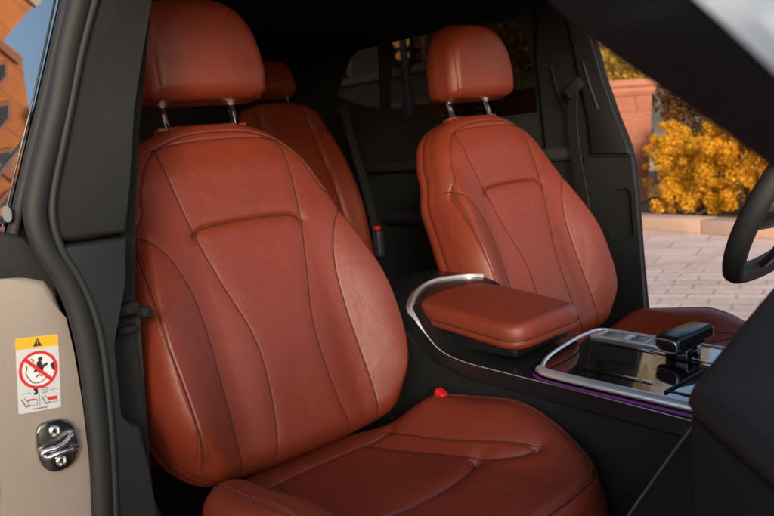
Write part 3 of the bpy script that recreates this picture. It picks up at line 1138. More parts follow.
# adult and infant silhouettes crossed out
lpoly(bm, [(.46, .62), (.53, .58), (.58, .62), (.60, .70), (.66, .66), (.73, .66), (.72, .71), (.63, .76), (.60, .86), (.52, .90), (.47, .84), (.38, .86), (.40, .80), (.46, .76)], .0007)
lpoly(bm, circ(.55, .55, .055, 14), .0007)
lpoly(bm, [(.78, .70), (.88, .64), (.905, .72), (.90, .88), (.84, .86), (.80, .78)], .0007)
lline(bm, [(.20, .84), (.26, .98), (.36, 1.10), (.50, 1.12), (.62, 1.06), (.72, .96)], .022, .0007)
lline(bm, [(.20, .84), (.24, .74), (.22, .66)], .022, .0007)
lline(bm, [(.40, .60), (.34, .52)], .03, .0007)
lline(bm, [(.44, .98), (.50, .92), (.58, .96)], .03, .0007)
lpoly(bm, [(.36, 1.25), (.46, 1.24), (.47, 1.36), (.42, 1.40), (.35, 1.38), (.41, 1.32)], .0007)
lpoly(bm, circ(.39, 1.26, .03, 10), .0009)
obj('black_print', bm, M['lblack'], lab, smooth=False)
bm = B()
lpoly(bm, [(.492, .10), (.508, .10), (.506, .18), (.494, .18)], .0010)
lpoly(bm, circ(.5, .208, .011, 8), .0010)
obj('exclamation_mark', bm, M['lyellow'], lab, smooth=False)
bm = B()
ring_o, ring_i = circ(.5, .80, .455, 56), circ(.5, .80, .385, 56)
es_n = len(ring_o)
vo_ = [bm.verts.new(lb(x, y, .0010)) for x, y in ring_o]; vi_ = [bm.verts.new(lb(x, y, .0010)) for x, y in ring_i]
for i in range(es_n):
    bm.faces.new((vo_[i], vo_[(i + 1) % es_n], vi_[(i + 1) % es_n], vi_[i]))
lline(bm, [(.5 - .30, .80 - .28), (.5 + .30, .80 + .28)], .085, .0012)
obj('prohibition_ring', bm, M['lred'], lab, smooth=False)
bm = B()
lline(bm, [(.06, 1.33), (.30, 1.33)], .012, .0007)
lline(bm, [(.74, 1.33), (.94, 1.33)], .012, .0007)
lline(bm, [(.5, 1.40), (.5, 1.70)], .012, .0007)
lline(bm, [(.56, 1.25), (.70, 1.25), (.70, 1.37), (.56, 1.37)], .014, .0007, True)
for k in range(3): lline(bm, [(.58, 1.28 + .03 * k), (.68, 1.28 + .03 * k)], .009, .0007)
for ox in (.08, .55):
    lline(bm, [(ox, 1.46), (ox + .10, 1.66), (ox + .20, 1.62)], .03, .0007)
    lline(bm, [(ox + .14, 1.50), (ox + .36, 1.50), (ox + .36, 1.64), (ox + .14, 1.64)], .012, .0007, True)
    lline(bm, [(ox + .06, 1.44), (ox + .18, 1.56)], .02, .0007)
lline(bm, [(.32, 1.735), (.68, 1.735)], .03, .0007)
obj('grey_print', bm, M['lgrey'], lab, smooth=False)
bm = B()
lpoly(bm, [(.23, 1.48), (.38, 1.48), (.38, 1.52), (.23, 1.52)], .0010)
lpoly(bm, [(.70, 1.50), (.90, 1.50), (.90, 1.58), (.70, 1.58)], .0010)
obj('red_print', bm, M['lred'], lab, smooth=False)

# ------------------------------------------------------------------ near rear door: frame and glass seen from the front edge
rd = thing('rear_door', (-.30, -.42, .45), 'closed rear door with glossy window glass reflecting orange brick and sky', 'car door')
# glass plane leans inward towards the roof
gpt, gn = np.array([.17, -.425, 1.215]), np.array([0, -.925, .38])


def gz(x, z): return (x, gpt[1] + (z - gpt[2]) * (.38 / .925), z)


bm = B()
gp = [tuple(at(px, py, gn, gpt)) for px, py in ((64, -25), (58, 3), (38, 90), (21, 160), (4, 232))]
glass = gp + [gz(-.95, 1.20), gz(-1.0, 1.30), gz(-.7, 1.50), gz(-.3, 1.56), gz(.05, 1.565)]
glass = gp + [gz(-.98, 1.205), gz(-.98, 1.28), gz(-.70, 1.52), gz(-.30, 1.60), gz(.05, 1.60)]
add_prism(bm, glass, gn, .005)
obj('window_glass', bm, M['tintside'], rd, smooth=False)
bm = B()
fr = catmull([np.array(at(px, py, gn, gpt)) + np.array([.006, .004, 0]) for px, py in ((66, -30), (61.5, 0), (41.5, 90), (24.5, 160), (9, 228), (2, 262))], 6)
add_tube(bm, fr, (.008, .006), seg=10)
obj('window_frame', bm, M['rubber'], rd)
bm = B()
fr = catmull([np.array(at(px, py, gn, gpt)) + np.array([.004, -.004, 0]) for px, py in ((61.5, -28), (57, 0), (37.5, 90), (20, 160), (5, 226))], 6)
add_tube(bm, fr, .0016, seg=8)
obj('frame_edge', bm, M['glossdash'], rd)
bm = B()
add_box(bm, (-.38, gpt[1] + .02, .80), (1.12, .05, .78), .02)
obj('door_skin', bm, M['paint'], rd)
bm = B()
add_box(bm, (-.38, gpt[1] + .075, .82), (1.10, .04, .80), .02)
obj('inner_panel', bm, M['cloth'], rd)
bm = B()
add_tube(bm, catmull([tuple(at(7, 214, gn, gpt + gn * .012)), gz(.02, 1.228), gz(-.5, 1.222), gz(-1.0, 1.215)], 4), (.006, .011), seg=10)
obj('belt_moulding', bm, M['steel'], rd)
bm = B()
add_box(bm, (-1.30, -.36, 1.0), (.66, .06, 1.22), .02)
add_box(bm, (-.42, -.245, 1.645), (1.2, .04, .05), .015)
obj('rear_quarter', bm, M['cloth'], car, smooth=False)

# ------------------------------------------------------------------ far side: rear door, pillar, belt
YF = 1.15
fd = thing('rear_door', (-.45, YF, .45), 'dark far side rear door with tinted window glass behind the second front seat', 'car door')
def fy(px, py, y=YF): return tuple(atY(px, py, y))


bm = B()
outer = [fy(*q) for q in ((150, -70), (760, -70))] + [(.02, YF, 1.45), (.02, YF, .40), (-1.55, YF, .40), (-1.55, YF, 1.62)]
outer = [(-1.62, YF, .40), (.06, YF, .40), (.06, YF, 1.69), (-1.62, YF, 1.69)]
h1 = [fy(*q) for q in catmull([(389, 115), (391, 40), (412, 34), (440, 29), (480, 24), (515, 21), (530, 40), (536, 80), (537, 112), (500, 118), (440, 119)], 2, True)]
h1 = [fy(*q) for q in ((389, 113), (391, 38), (412, 33), (440, 29), (480, 24), (515, 21), (527, 40), (535, 80), (537, 112), (500, 117), (440, 118), (410, 117))]
h2 = [fy(*q) for q in ((336, 96), (342, 76), (349, 59), (359, 47), (377, 39), (379, 70), (380, 109), (356, 104))]
add_holed(bm, outer, [h1, h2], (0, -1, 0), .008)
obj('door_panel', bm, M['cloth'], fd, smooth=False)
bm = B()
add_prism(bm, [(-1.30, YF + .014, 1.22), (.04, YF + .014, 1.22), (.04, YF + .014, 1.68), (-1.30, YF + .014, 1.68)], (0, -1, 0), .004)
obj('window_glass', bm, M['tint'], fd, smooth=False)
bm = B()
add_box(bm, (-.40, YF - .025, 1.02), (.75, .05, .05), .02)
add_box(bm, (-.40, YF - .02, 1.20), (.90, .03, .04), .012)
obj('armrest', bm, M['plastic'], fd)
# far B pillar, outer face then raised trims
bm = B()
pp = [(536, -30), (565, -18), (584, 12), (594, 40), (603, 75), (617, 115), (629, 145), (634, 165), (638, 215), (641, 255), (646, 310), (650, 370), (545, 380), (548, 150), (535, 60)]
add_prism(bm, [fy(*q, YF - .02) for q in pp], (0, -1, 0), .018, .006, 4)
obj('pillar_trim', bm, M['pillarblack'], car, label='black trim on the far door pillar')
bm = B()
pp = [(566, -14), (580, 14), (590, 40), (600, 76), (614, 116), (626, 146), (630, 155), (590, 154), (588, 120), (580, 80), (572, 40), (560, 0)]
add_prism(bm, [fy(*q, YF - .034) for q in pp], (0, -1, 0), .013, .006)
obj('upper_trim', bm, M['softgrey'], car)
bm = B()
outer = [fy(*q, YF - .034) for q in ((584, 157), (631, 157), (635, 190), (639, 240), (644, 306), (648, 370), (584, 370))]
hole = [fy(*q, YF - .034) for q in ((613, 196), (616, 190), (627, 188), (631, 194), (634, 236), (612, 240), (609, 230))]
add_holed(bm, outer, [hole], (0, -1, 0), .012)
obj('lower_trim', bm, M['darkgrey'], car, smooth=False)
bm = B()
add_tube(bm, [fy(590, 155.5, YF - .038), fy(631, 155.5, YF - .038)], .0025, seg=8)
obj('trim_edge', bm, M['darkgrey'], car)
bm = B()
add_tube(bm, catmull([fy(583, 62, YF - .036), fy(590, 86, YF - .036), fy(598, 109, YF - .036)], 4), .003, seg=8)
obj('trim_edge', bm, M['plastic'], car)
bm = B()
add_tube(bm, catmull([fy(x - 4, y, YF - .016) for x, y in ((565, -16), (584, 12), (594, 40), (603, 75), (617, 115), (629, 145), (634, 165), (638, 215), (641, 255), (646, 310), (650, 370))], 5), .008, seg=10)
obj('weatherstrip', bm, M['rubber'], car, label='slim black seal on the far doorway')

# belts
sb = thing('seat_belt', (-.02, 1.08, .75), 'grey seat belt with shoulder guide hanging from the far door pillar', 'seat belt', 'front seat belts')
def strip(bm, path, w, wdir, th=.0014):
    """woven band of width w along wdir"""
    P = [Vector(p) for p in path]
    wd = Vector(wdir).normalized() * w / 2
    rows = []
    for i, p in enumerate(P):
        a, c = P[max(i - 1, 0)], P[min(i + 1, len(P) - 1)]
        n = (c - a).cross(wd).normalized() * th / 2
        rows.append([bm.verts.new(q) for q in (p - wd + n, p + wd + n, p + wd - n, p - wd - n)])
    for A, C in zip(rows, rows[1:]):
        for k in range(4):
            bm.faces.new((A[k], A[(k + 1) % 4], C[(k + 1) % 4], C[k]))
    bm.faces.new(rows[0]); bm.faces.new(list(reversed(rows[-1])))
    bmesh.ops.recalc_face_normals(bm, faces=bm.faces[:])


bm = B()
strip(bm, catmull([fy(573, 92, 1.085), fy(572, 110, 1.09), fy(573, 130, 1.09), fy(576, 155, 1.085), fy(582, 190, 1.07), fy(590, 240, 1.05), fy(596, 300, 1.04)], 5), .047, (1, -.45, 0))
obj('webbing', bm, M['belt'], sb)
bm = B()
add_box(bm, (0, 0, 0), (.060, .020, .034), .008)
bm.transform(Matrix.Translation(Vector(fy(574, 88, 1.085))) @ Matrix.Rotation(math.radians(-35), 4, 'Y'))
obj('shoulder_guide', bm, M['pillarblack'], sb)
bm = B()
add_tube(bm, catmull([fy(551, 66, 1.12), fy(557, 90, 1.12), fy(565, 108, 1.12)], 4), .003, seg=8)
add_tube(bm, catmull([fy(579, 58, 1.12), fy(588, 86, 1.12), fy(597, 110, 1.12)], 4), .003, seg=8)
obj('height_rail', bm, M['pillarblack'], sb)

nb = thing('seat_belt', (.21, -.27, .75), 'black seat belt and guide hanging between the near seat and the door pillar', 'seat belt', 'front seat belts')
bm = B()
strip(bm, catmull([jx(136, -20, .215), jx(131, 100, .215), jx(128, 220, .215), jx(126, 300, .215)], 5), .024, (0, 1, 0))
strip(bm, catmull([jx(131, 312, .222), jx(134, 360, .215), jx(139, 430, .21), jx(146, 520, .20)], 5), .026, (0, 1, 0))
obj('webbing', bm, M['plastic'], nb)
bm = B()
add_box(bm, jx(126, 309, .235), (.026, .036, .018), .006)
add_box(bm, jx(126, 330, .232), (.018, .030, .012), .004)
add_lathe(bm, [(.008, 0), (.009, .004), (.009, .020), (.006, .024)], jx(139, 312, .235), (1, .3, 0), 14)
obj('belt_guide', bm, M['pillarblack'], nb)

# rear belt down the side of the rear bench
rbt = thing('seat_belt', (-.80, 1.1, .9), 'black seat belt running down the outer edge of the dim rear bench', 'seat belt')
bm = B()
strip(bm, catmull([tuple(atX(342, 106, -.86)), tuple(atX(352, 140, -.83)), tuple(atX(362, 175, -.80)), tuple(atX(372, 212, -.76)), tuple(atX(380, 250, -.72))], 5), .028, (.4, 1, 0))
obj('webbing', bm, M['pillarblack'], rbt)

# ------------------------------------------------------------------ open near front door (swung forward, out of view; added to block low light)
od = thing('front_door', (1.52, -.62, .40), 'pale front door standing wide open at the near side, hinged at the windscreen pillar', 'car door')
dq = lambda a, z, t=0.0: (1.50 + .30 * a + t * .95, -.60 - .95 * a + t * .30, z)
bm = B()
add_prism(bm, [dq(0, .42), dq(.06, .38), dq(1, .40), dq(1.06, .62), dq(1.06, 1.06), dq(0, 1.02)], (.95, .30, 0), .05, .015)
obj('door_skin', bm, M['paint'], od)
bm = B()
add_prism(bm, [dq(.02, .44, -.055), dq(1.0, .44, -.055), dq(1.03, 1.03, -.055), dq(.02, .99, -.055)], (-.95, -.30, 0), .05, .015)
obj('door_lining', bm, M['softgrey'], od)
bm = B()
add_tube(bm, catmull([dq(.02, 1.03, -.02), dq(.22, 1.22, -.02), dq(.5, 1.42, -.02), dq(.8, 1.52, -.02), dq(1.0, 1.50, -.02), dq(1.05, 1.06, -.02)], 5), .022, seg=8)
obj('window_frame', bm, M['rubber'], od)
bm = B()
add_prism(bm, [dq(.05, 1.03, -.02), dq(.24, 1.21, -.02), dq(.52, 1.41, -.02), dq(.8, 1.50, -.02), dq(.98, 1.48, -.02), dq(1.03, 1.05, -.02)], (.95, .30, 0), .004)
obj('window_glass', bm, M['clear'], od, smooth=False)

# ------------------------------------------------------------------ steering wheel
wc = Vector((.726, .825, 1.096))
sw = thing('steering_wheel', wc, 'black leather steering wheel at the right edge, above the far seat cushion', 'steering wheel')
ax = Vector((-.875, 0, .484)).normalized()
e1 = Vector((0, 1, 0)); e2 = ax.cross(e1).normalized()
if e2.z < 0: e2 = -e2
R0 = .186
bm = B()
ringp = [wc + e1 * (R0 * math.cos(t)) + e2 * (R0 * (math.sin(t) if math.sin(t) > -.78 else -.78 - (-.78 - math.sin(t)) * .3)) for t in [2 * math.pi * i / 72 for i in range(72)]]
add_tube(bm, ringp, (.0185, .0205), seg=16, closed=True)
obj('rim', bm, M['rubber'], sw)
bm = B()
add_lathe(bm, [(.03, -.07), (.07, -.05), (.082, -.01), (.078, .012), (.055, .022), (.0, .024)][:5], wc - ax * .03, ax, 28)
obj('hub', bm, M['plastic'], sw)
for sgn in (-1, 1):
    bm = B()
    p0, p1 = wc + e1 * (sgn * .06) - ax * .025, wc + e1 * (sgn * .182) - e2 * .018
    add_tube(bm, [p0, (p0 + p1) / 2 - ax * .006, p1], (.024, .010), seg=12, up=tuple(ax))
    sp = obj('spoke', bm, M['glossdash'], sw)
    bm = B()
    add_tube(bm, [p0 + ax * .010 - e2 * .016, (p0 + p1) / 2 + ax * .004 - e2 * .018, p1 + ax * .006 - e2 * .016], (.003, .002), seg=8)
    obj('spoke_trim', bm, M['satin'], sp)
bm = B()
p0, p1 = wc - e2 * .05 - ax * .025, wc - e2 * .165
add_tube(bm, [p0, (p0 + p1) / 2 - ax * .005, p1], (.026, .009), seg=12, up=tuple(ax))
obj('spoke', bm, M['glossdash'], sw)
bm = B()
add_tube(bm, [wc - ax * .05, wc - ax * .30], (.04, .04), seg=16)
obj('column', bm, M['plastic'], sw)

# ------------------------------------------------------------------ dashboard
db = thing('dashboard', (1.1, .2, .6), 'charcoal dashboard end blurred at the lower right, with a dark seam across its side', 'dashboard')
# swept section: profile in x-z, carried across the car in y
def dash_sweep(prof, ys, pull, lift):
    bm = B()
    rows = []
    for y, k, dz in zip(ys, pull, lift):
        rows.append([bm.verts.new((x + k, y, z + dz * wgt)) for x, z, wgt in prof])
    for A, C in zip(rows, rows[1:]):
        m = len(A)
        for j in range(m):
            bm.faces.new((A[j], A[(j + 1) % m], C[(j + 1) % m], C[j]))
    bm.faces.new(rows[0]); bm.faces.new(list(reversed(rows[-1])))
    bmesh.ops.recalc_face_normals(bm, faces=bm.faces[:])
    return bm


ys = [-.36, -.28, -.20, -.135, -.118, -.106, -.096, -.085, -.06, .02, .10, .30, .60, .85, 1.12]
pull = [.29, .195, .105, .034, .0165, .0065, .002, 0, 0, 0, 0, 0, 0, 0, 0]
lift = [0, 0, 0, 0, 0, 0, 0, .003, .011, .036, .058, .065, .050, .035, .03]
X0 = .972
low_prof = [(X0 + .012, .60, 0), (X0 + .004, .78, 0), (X0, .93, .3), (X0 + .0005, 1.006, 1), (X0 + .003, 1.0125, 1), (X0 + .012, 1.015, 1), (X0 + .55, 1.015, 1), (X0 + .55, .60, 0)]
top_prof = [(X0 + .010, 1.0155, 1), (X0 + .0015, 1.0185, 1), (X0 - .0015, 1.024, 1), (X0 + .001, 1.0310, 1), (X0 + .008, 1.0375, 1), (X0 + .020, 1.0415, 1), (X0 + .06, 1.050, 1), (X0 + .16, 1.066, 1), (X0 + .32, 1.074, .9), (X0 + .56, 1.05, .6), (X0 + .56, 1.0155, 1)]
obj('side_panel', dash_sweep(low_prof, ys, pull, lift), M['pillarblack'], db, label='near black dashboard end panel below the seam')
obj('top_pad', dash_sweep(top_prof, ys, pull, lift), M['softgrey'], db)
# lower knee panel with bright trim, under the dashboard
bm = B()
k0, k1, k2 = np.array(atY(612, 540, .12)), np.array(atY(660, 470, .06)), np.array(atY(700, 418, 0.0))
kn = catmull([k0 + np.array([-.03, .02, -.06]), k0, k1, k2, k2 + np.array([.06, -.03, .06])], 5)
rows = []
for p in kn:
    p = Vector(p)
    sec = [p, p + Vector((.012, -.006, -.001)), p + Vector((.035, -.012, -.012)), p + Vector((.09, -.03, -.06)), p + Vector((.09, .02, -.10)), p + Vector((.01, .02, -.03))]
    rows.append([bm.verts.new(q) for q in sec])
for A, C in zip(rows, rows[1:]):
    for k in range(6): bm.faces.new((A[k], A[(k + 1) % 6], C[(k + 1) % 6], C[k]))
bm.faces.new(rows[0]); bm.faces.new(list(reversed(rows[-1])))
bmesh.ops.recalc_face_normals(bm, faces=bm.faces[:])
knee = obj('knee_panel', bm, M['pillarblack'], db)
bm = B()
add_tube(bm, [Vector(p) + Vector((.002, -.002, .001)) for p in kn], .0018, seg=8)
obj('edge_trim', bm, M['keydark'], knee)

# ------------------------------------------------------------------ outside: ground, kerb, bed
def flat(name, pts, z, mat, thick=0.0, kind='structure'):
    bm = B()
    vs = [bm.verts.new((x, y, z)) for x, y in pts]
    f = bm.faces.new(vs)
    if f.normal.z < 0: f.normal_flip()
    bm.normal_update()
    if f.normal.z < 0: bmesh.ops.reverse_faces(bm, faces=[f])
    if thick:
        e = bmesh.ops.extrude_face_region(bm, geom=[f])
        for g in e['geom']:
            if isinstance(g, bmesh.types.BMVert): g.co.z -= thick
        bmesh.ops.recalc_face_normals(bm, faces=bm.faces[:])
    o = obj(name, bm, mat, None, smooth=False)
    o['kind'] = kind
    return o


flat('ground', [(-300, -300), (300, -300), (300, 300), (-300, 300)], 0, M['pave'])
flat('added_dark_ground', [(-300, -300), (300, -300), (300, 2.6), (-300, 2.6)], .003, M['bounce_cut'])  # unseen dark sheet under the car, added to cut light bounced off the paving
KD = Vector((1, -.32, 0)).normalized(); KN = Vector((.32, 1, 0)).normalized()
K0 = Vector((-3.45, 7.44, 0))
def kp(a, b): q = K0 + KD * a + KN * b; return (q.x, q.y)
flat('paved_strip', [kp(-1.0, -3.7), kp(9, -3.7), kp(9, -1.5), kp(-1.0, -1.5)], .004, M['cobble'])
c0, c1 = atZ(646, 291, .006), atZ(738, 243, .006)
dv = (c1 - c0) / np.linalg.norm(c1 - c0); pv = np.array([-dv[1], dv[0], 0]) * .022
c0 = c0 - dv * 2.5; c1 = c1 + dv * .6
flat('pale_joint', [tuple((c0 + pv)[:2]), tuple((c1 + pv)[:2]), tuple((c1 - pv)[:2]), tuple((c0 - pv)[:2])], .008, M['whitestone'])
random.seed(3)
bm = B()
a = -14.0
while a < 16:
    L = 1.15 + random.uniform(-.05, .05)
    c = K0 + KD * (a + L / 2) + KN * .14
    add_box(bm, (c.x, c.y, .075), (L - .012, .28, .15), .012, Matrix.Rotation(math.atan2(KD.y, KD.x), 4, 'Z'), 2)
    a += L
k = obj('kerb', bm, M['kerb'], None); k['kind'] = 'structure'
flat('planting_bed', [kp(-14, .285), kp(16, .285), kp(16, 6), kp(-14, 6)], .10, M['soil'], .09)

# stone pier
px0 = Vector((-4.90, 9.30, 0))
pier = thing('stone_pier', px0, 'tapered red sandstone planter pier with moulded cap among amber shrubs', 'stone planter')
rp = Matrix.Rotation(math.radians(-14), 4, 'Z')
def sq(bm, levels):
    rows = []
    for w, z in levels:
        rows.append([bm.verts.new(px0 + rp @ Vector((sx * w, sy * w, z))) for sx, sy in ((-1, -1), (1, -1), (1, 1), (-1, 1))])
    for A, C in zip(rows, rows[1:]):
        for j in range(4): bm.faces.new((A[j], A[(j + 1) % 4], C[(j + 1) % 4], C[j]))
    bm.faces.new(list(reversed(rows[0]))); bm.faces.new(rows[-1])
bm = B(); sq(bm, [(.33, .08), (.335, .30), (.385, .95), (.42, 1.60)])
bmesh.ops.bevel(bm, geom=[e for e in bm.edges], offset=.015, segments=2, affect='EDGES')
obj('shaft', bm, M['ashlar'], pier)
bm = B(); sq(bm, [(.425, 1.602), (.455, 1.66), (.455, 1.70), (.49, 1.74), (.49, 1.80), (.47, 1.82)])
obj('cap', bm, M['stonecap'], pier, smooth=False)
stp = B()
c = atZ(637, 194, .16)
add_box(stp, (c[0] + .0, c[1] + .02, .19), (.62, .45, .17), .03, rp)
tag(obj('stone_block', stp, M['whitestone'], None, loc=(c[0], c[1], .10)), 'small pale stone block at the foot of the red sandstone pier', 'stone block')


# shrubs
def shrub(name, c, rx, ry, h, nleaf, mat, label, cat, group, seed, leaf=.055, stems=7, low=.12, parts=('foliage', 'stem'), rs=.012, K=26, cr=(.12, .27)):
    rg = np.random.default_rng(seed)
    root = thing(name, (c[0], c[1], .10), label, cat, group)
    base = Vector((c[0], c[1], .10))
    # clump centres
    cl = []
    for i in range(K):
        a = rg.uniform(0, 2 * math.pi); rr = rg.uniform(.1, .85) ** .6
        zz = rg.uniform(low, .92)
        w = math.sqrt(max(.05, 1 - ((zz - (.42 + low * .4)) / .62) ** 2))
        cl.append((rx * rr * w * math.cos(a), ry * rr * w * math.sin(a), h * zz, rg.uniform(*cr) * (rx + ry + h) / 3))
    bm = B()
    for i in range(nleaf):
        k = cl[rg.integers(K)]
        v = rg.normal(size=3); v /= np.linalg.norm(v)
        rad = k[3] * rg.uniform(.35, 1.15)
        p = Vector((k[0] + v[0] * rad, k[1] + v[1] * rad, max(.02, k[2] + v[2] * rad * .9))) + base
        n = Vector(v * .6 + rg.normal(size=3) * .5 + np.array([0, 0, .35])).normalized()
        t = n.orthogonal().normalized()
        t.rotate(Matrix.Rotation(rg.uniform(0, 6.28), 3, n))
        s = n.cross(t)
        l = leaf * rg.uniform(.6, 1.35); w = l * .36
        q = [p - t * l * .5, p + s * w * .8 - t * l * .05 + n * .006, p + t * l * .55, p - s * w * .8 - t * l * .05 + n * .006]
        bm.faces.new([bm.verts.new(z) for z in q])
    obj(parts[0], bm, mat, root, smooth=False)
    bm = B()
    for i in range(stems):
        k = cl[rg.integers(K)]
        e = base + Vector((k[0], k[1], k[2]))
        m = base.lerp(e, .5) + Vector((rg.normal() * .06, rg.normal() * .06, .08))
        add_tube(bm, catmull([base + Vector((rg.normal() * .05, rg.normal() * .05, -.02)), m, e], 4), rs, seg=6, taper=lambda f: 1 - .7 * f)
    obj(parts[1], bm, M['bark'], root)
    return root


SH = 'shrubs in the planting bed'
shrub('shrub', kp(.12, .85), .52, .5, 1.05, 17000, M['amber'], 'dense amber shrub at the kerb, close to the right side of the red sandstone pier', 'shrub', SH, 1, leaf=.033, K=90, cr=(.06, .19))
shrub('shrub', kp(.78, .82), .56, .5, 1.22, 19000, M['amber'], 'tall dense amber shrub at the kerb, just left of the steering wheel rim', 'shrub', SH, 2, leaf=.033, K=90, cr=(.06, .19))
shrub('shrub', kp(1.55, .80), .6, .5, 1.15, 9000, M['amber'], 'amber shrub at the kerb, mostly hidden behind the steering wheel', 'shrub', SH, 3, leaf=.033, K=90, cr=(.06, .19))
shrub('shrub', kp(.35, .50), .62, .20, .42, 5000, M['amber'], 'lowest amber shrub, a narrow band of leaves along the kerb', 'shrub', SH, 8, stems=6, leaf=.042)
shrub('shrub', kp(-.98, 1.45), .34, .34, 1.15, 8000, M['amber'], 'slim amber shrub squeezed against the right side of the sandstone pier', 'shrub', SH, 21, leaf=.033, K=60, cr=(.06, .19))
shrub('shrub', kp(.15, 1.9), .8, .6, 1.45, 8000, M['amber'], 'amber shrub in the second row behind the kerb shrubs', 'shrub', SH, 9, leaf=.033, K=90, cr=(.06, .19))
shrub('shrub', kp(-.30, 3.2), 1.3, .7, 2.7, 8000, M['umber'], 'dark brown twiggy bush standing behind the amber shrubs', 'shrub', SH, 4, stems=30, leaf=.06)
shrub('shrub', kp(1.6, 3.4), 1.3, .7, 2.6, 5000, M['umber'], 'dark brown bush behind the shrubs, mostly covered by the windscreen pillar', 'shrub', SH, 12, stems=20, leaf=.06)
shrub('shrub', kp(-1.15, 2.5), .8, .5, 2.1, 9000, M['umber'], 'dark brown bush right behind the sandstone pier, left of the amber shrubs', 'shrub', SH, 17, stems=16, leaf=.06)
for k, (tx, ty, hh_, lbl) in enumerate(((-7.6, 16.0, 6.0, 'dark brown tree in the far row, behind the sandstone pier'), (-4.9, 16.6, 6.6, 'dark brown tree in the far row, above the amber shrubs'), (-2.2, 16.0, 6.0, 'dark brown tree in the far row, behind the steering wheel'))):
    shrub('tree', (tx, ty), 1.9, 1.2, hh_, 5200, M['umber'], lbl, 'tree', 'far row of dark trees', 30 + k, leaf=.17, stems=9, low=.16, parts=('crown', 'trunk'), rs=.06)
shrub('tree', (-6.6, 11.6), 2.3, 1.5, 6.2, 10000, M['olive'], 'tall yellow green tree rising behind the sandstone pier and the shrubs', 'tree', None, 5, leaf=.11, stems=9, low=.30, parts=('crown', 'trunk'), rs=.07)
shrub('shrub', (-5.9, 10.9), 1.1, .6, 2.2, 4000, M['olive'], 'yellow green bush close behind the sandstone pier', 'shrub', SH, 15, leaf=.07)
# ------------------------------------------------------------------ far building behind the tinted windows
fb = thing('building', (-15, 15.5, 0), 'dim grey building with pale stone bands and lit lantern windows beyond the tinted rear glass', 'building')
bm = B(); add_box(bm, (-20, 18.5, 4.5), (22, 6, 9), 0)
obj('wall', bm, M['facade'], fb, smooth=False)
bm = B(); add_box(bm, (-20, 15.45, 1.15), (22, .12, 2.3), .02)
obj('plinth', bm, M['facadered'], fb)
for z, q in ((3.35, .22), (2.38, .16)):
    bm = B()
    add_box(bm, (-20, 15.41, z), (22, q, q), .03)
    obj('stone_band', bm, M['facadeband'], fb)
for i, x in enumerate((-21.4, -18.6, -15.2, -12.1, -10.0)):
    bm = B()
    w = .62
    arch = [(-w, 3.5), (w, 3.5), (w, 4.9)] + [(w * math.cos(t), 4.9 + w * 1.2 * math.sin(t)) for t in np.linspace(.2, math.pi - .2, 9)] + [(-w, 4.9)]
    wn = B(); add_prism(wn, [(x + a * 1.22, 15.42, 3.46 + (z - 3.46) * 1.07) for a, z in arch], (0, -1, 0), .1, .02)
    wo = obj('window', wn, M['facadeband'], fb, smooth=False)
    add_prism(bm, [(x + a, 15.41, z) for a, z in arch], (0, -1, 0), .004)
    obj('pane', bm, M['darkpane'], wo, smooth=False)
lan = thing('lantern', (-14.95, 14.9, 3.3), 'glowing orange lantern seen through the tinted rear window', 'lantern')
p = Vector((-14.95, 15.0, 3.62))
for dz, h, r in ((0, .22, .20), (.33, .42, .24)):
    bm = B(); add_lathe(bm, [(r * .7, 0), (r, h * .25), (r, h * .7), (r * .5, h)], p + Vector((0, 0, dz)), (0, 0, 1), 12)
    obj('lamp_glass', bm, M['lit'], lan)
bm = B()
add_lathe(bm, [(.10, -.30), (.26, -.08), (.26, -.02), (.05, 0)], p, (0, 0, 1), 12)
obj('lamp_base', bm, M['iron'], lan)
bm = B()
add_lathe(bm, [(.26, .24), (.30, .28), (.26, .32)], p, (0, 0, 1), 12)
obj('lamp_collar', bm, M['iron'], lan)
bm = B()
add_lathe(bm, [(.30, .76), (.10, .95), (.02, 1.15)], p, (0, 0, 1), 12)
obj('lamp_cap', bm, M['iron'], lan)
bm = B()
add_tube(bm, [p + Vector((0, .02, -.2)), p + Vector((0, .40, -.25))], .03, seg=8)
obj('bracket', bm, M['iron'], lan)
lpx = atY(408, 96, 13.0)
lp = thing('lamp_post', (lpx[0], 13.0, 0), 'blue grey iron lamp post with flared base outside the tinted window', 'lamp post')
bm = B()
add_lathe(bm, [(.40, 0), (.40, .5), (.30, .7), (.24, 1.5), (.17, 2.3), (.14, 2.5), (.10, 2.6), (.085, 5.2)], (lpx[0], 13, 0), (0, 0, 1), 14)
obj('post', bm, M['iron'], lp)
bm = B()
add_lathe(bm, [(.12, 5.2), (.30, 5.6), (.30, 5.9), (.05, 6.2)], (lpx[0], 13, 0), (0, 0, 1), 12)
obj('lamp_head', bm, M['darkpane'], lp)
shrub('tree', (-12.3, 14.2), 1.3, .8, 5.2, 2600, M['olive'], 'leafy dark tree against the dim building beyond the tinted window', 'tree', None, 11, leaf=.16, stems=10, low=.2, parts=('crown', 'trunk'), rs=.05)

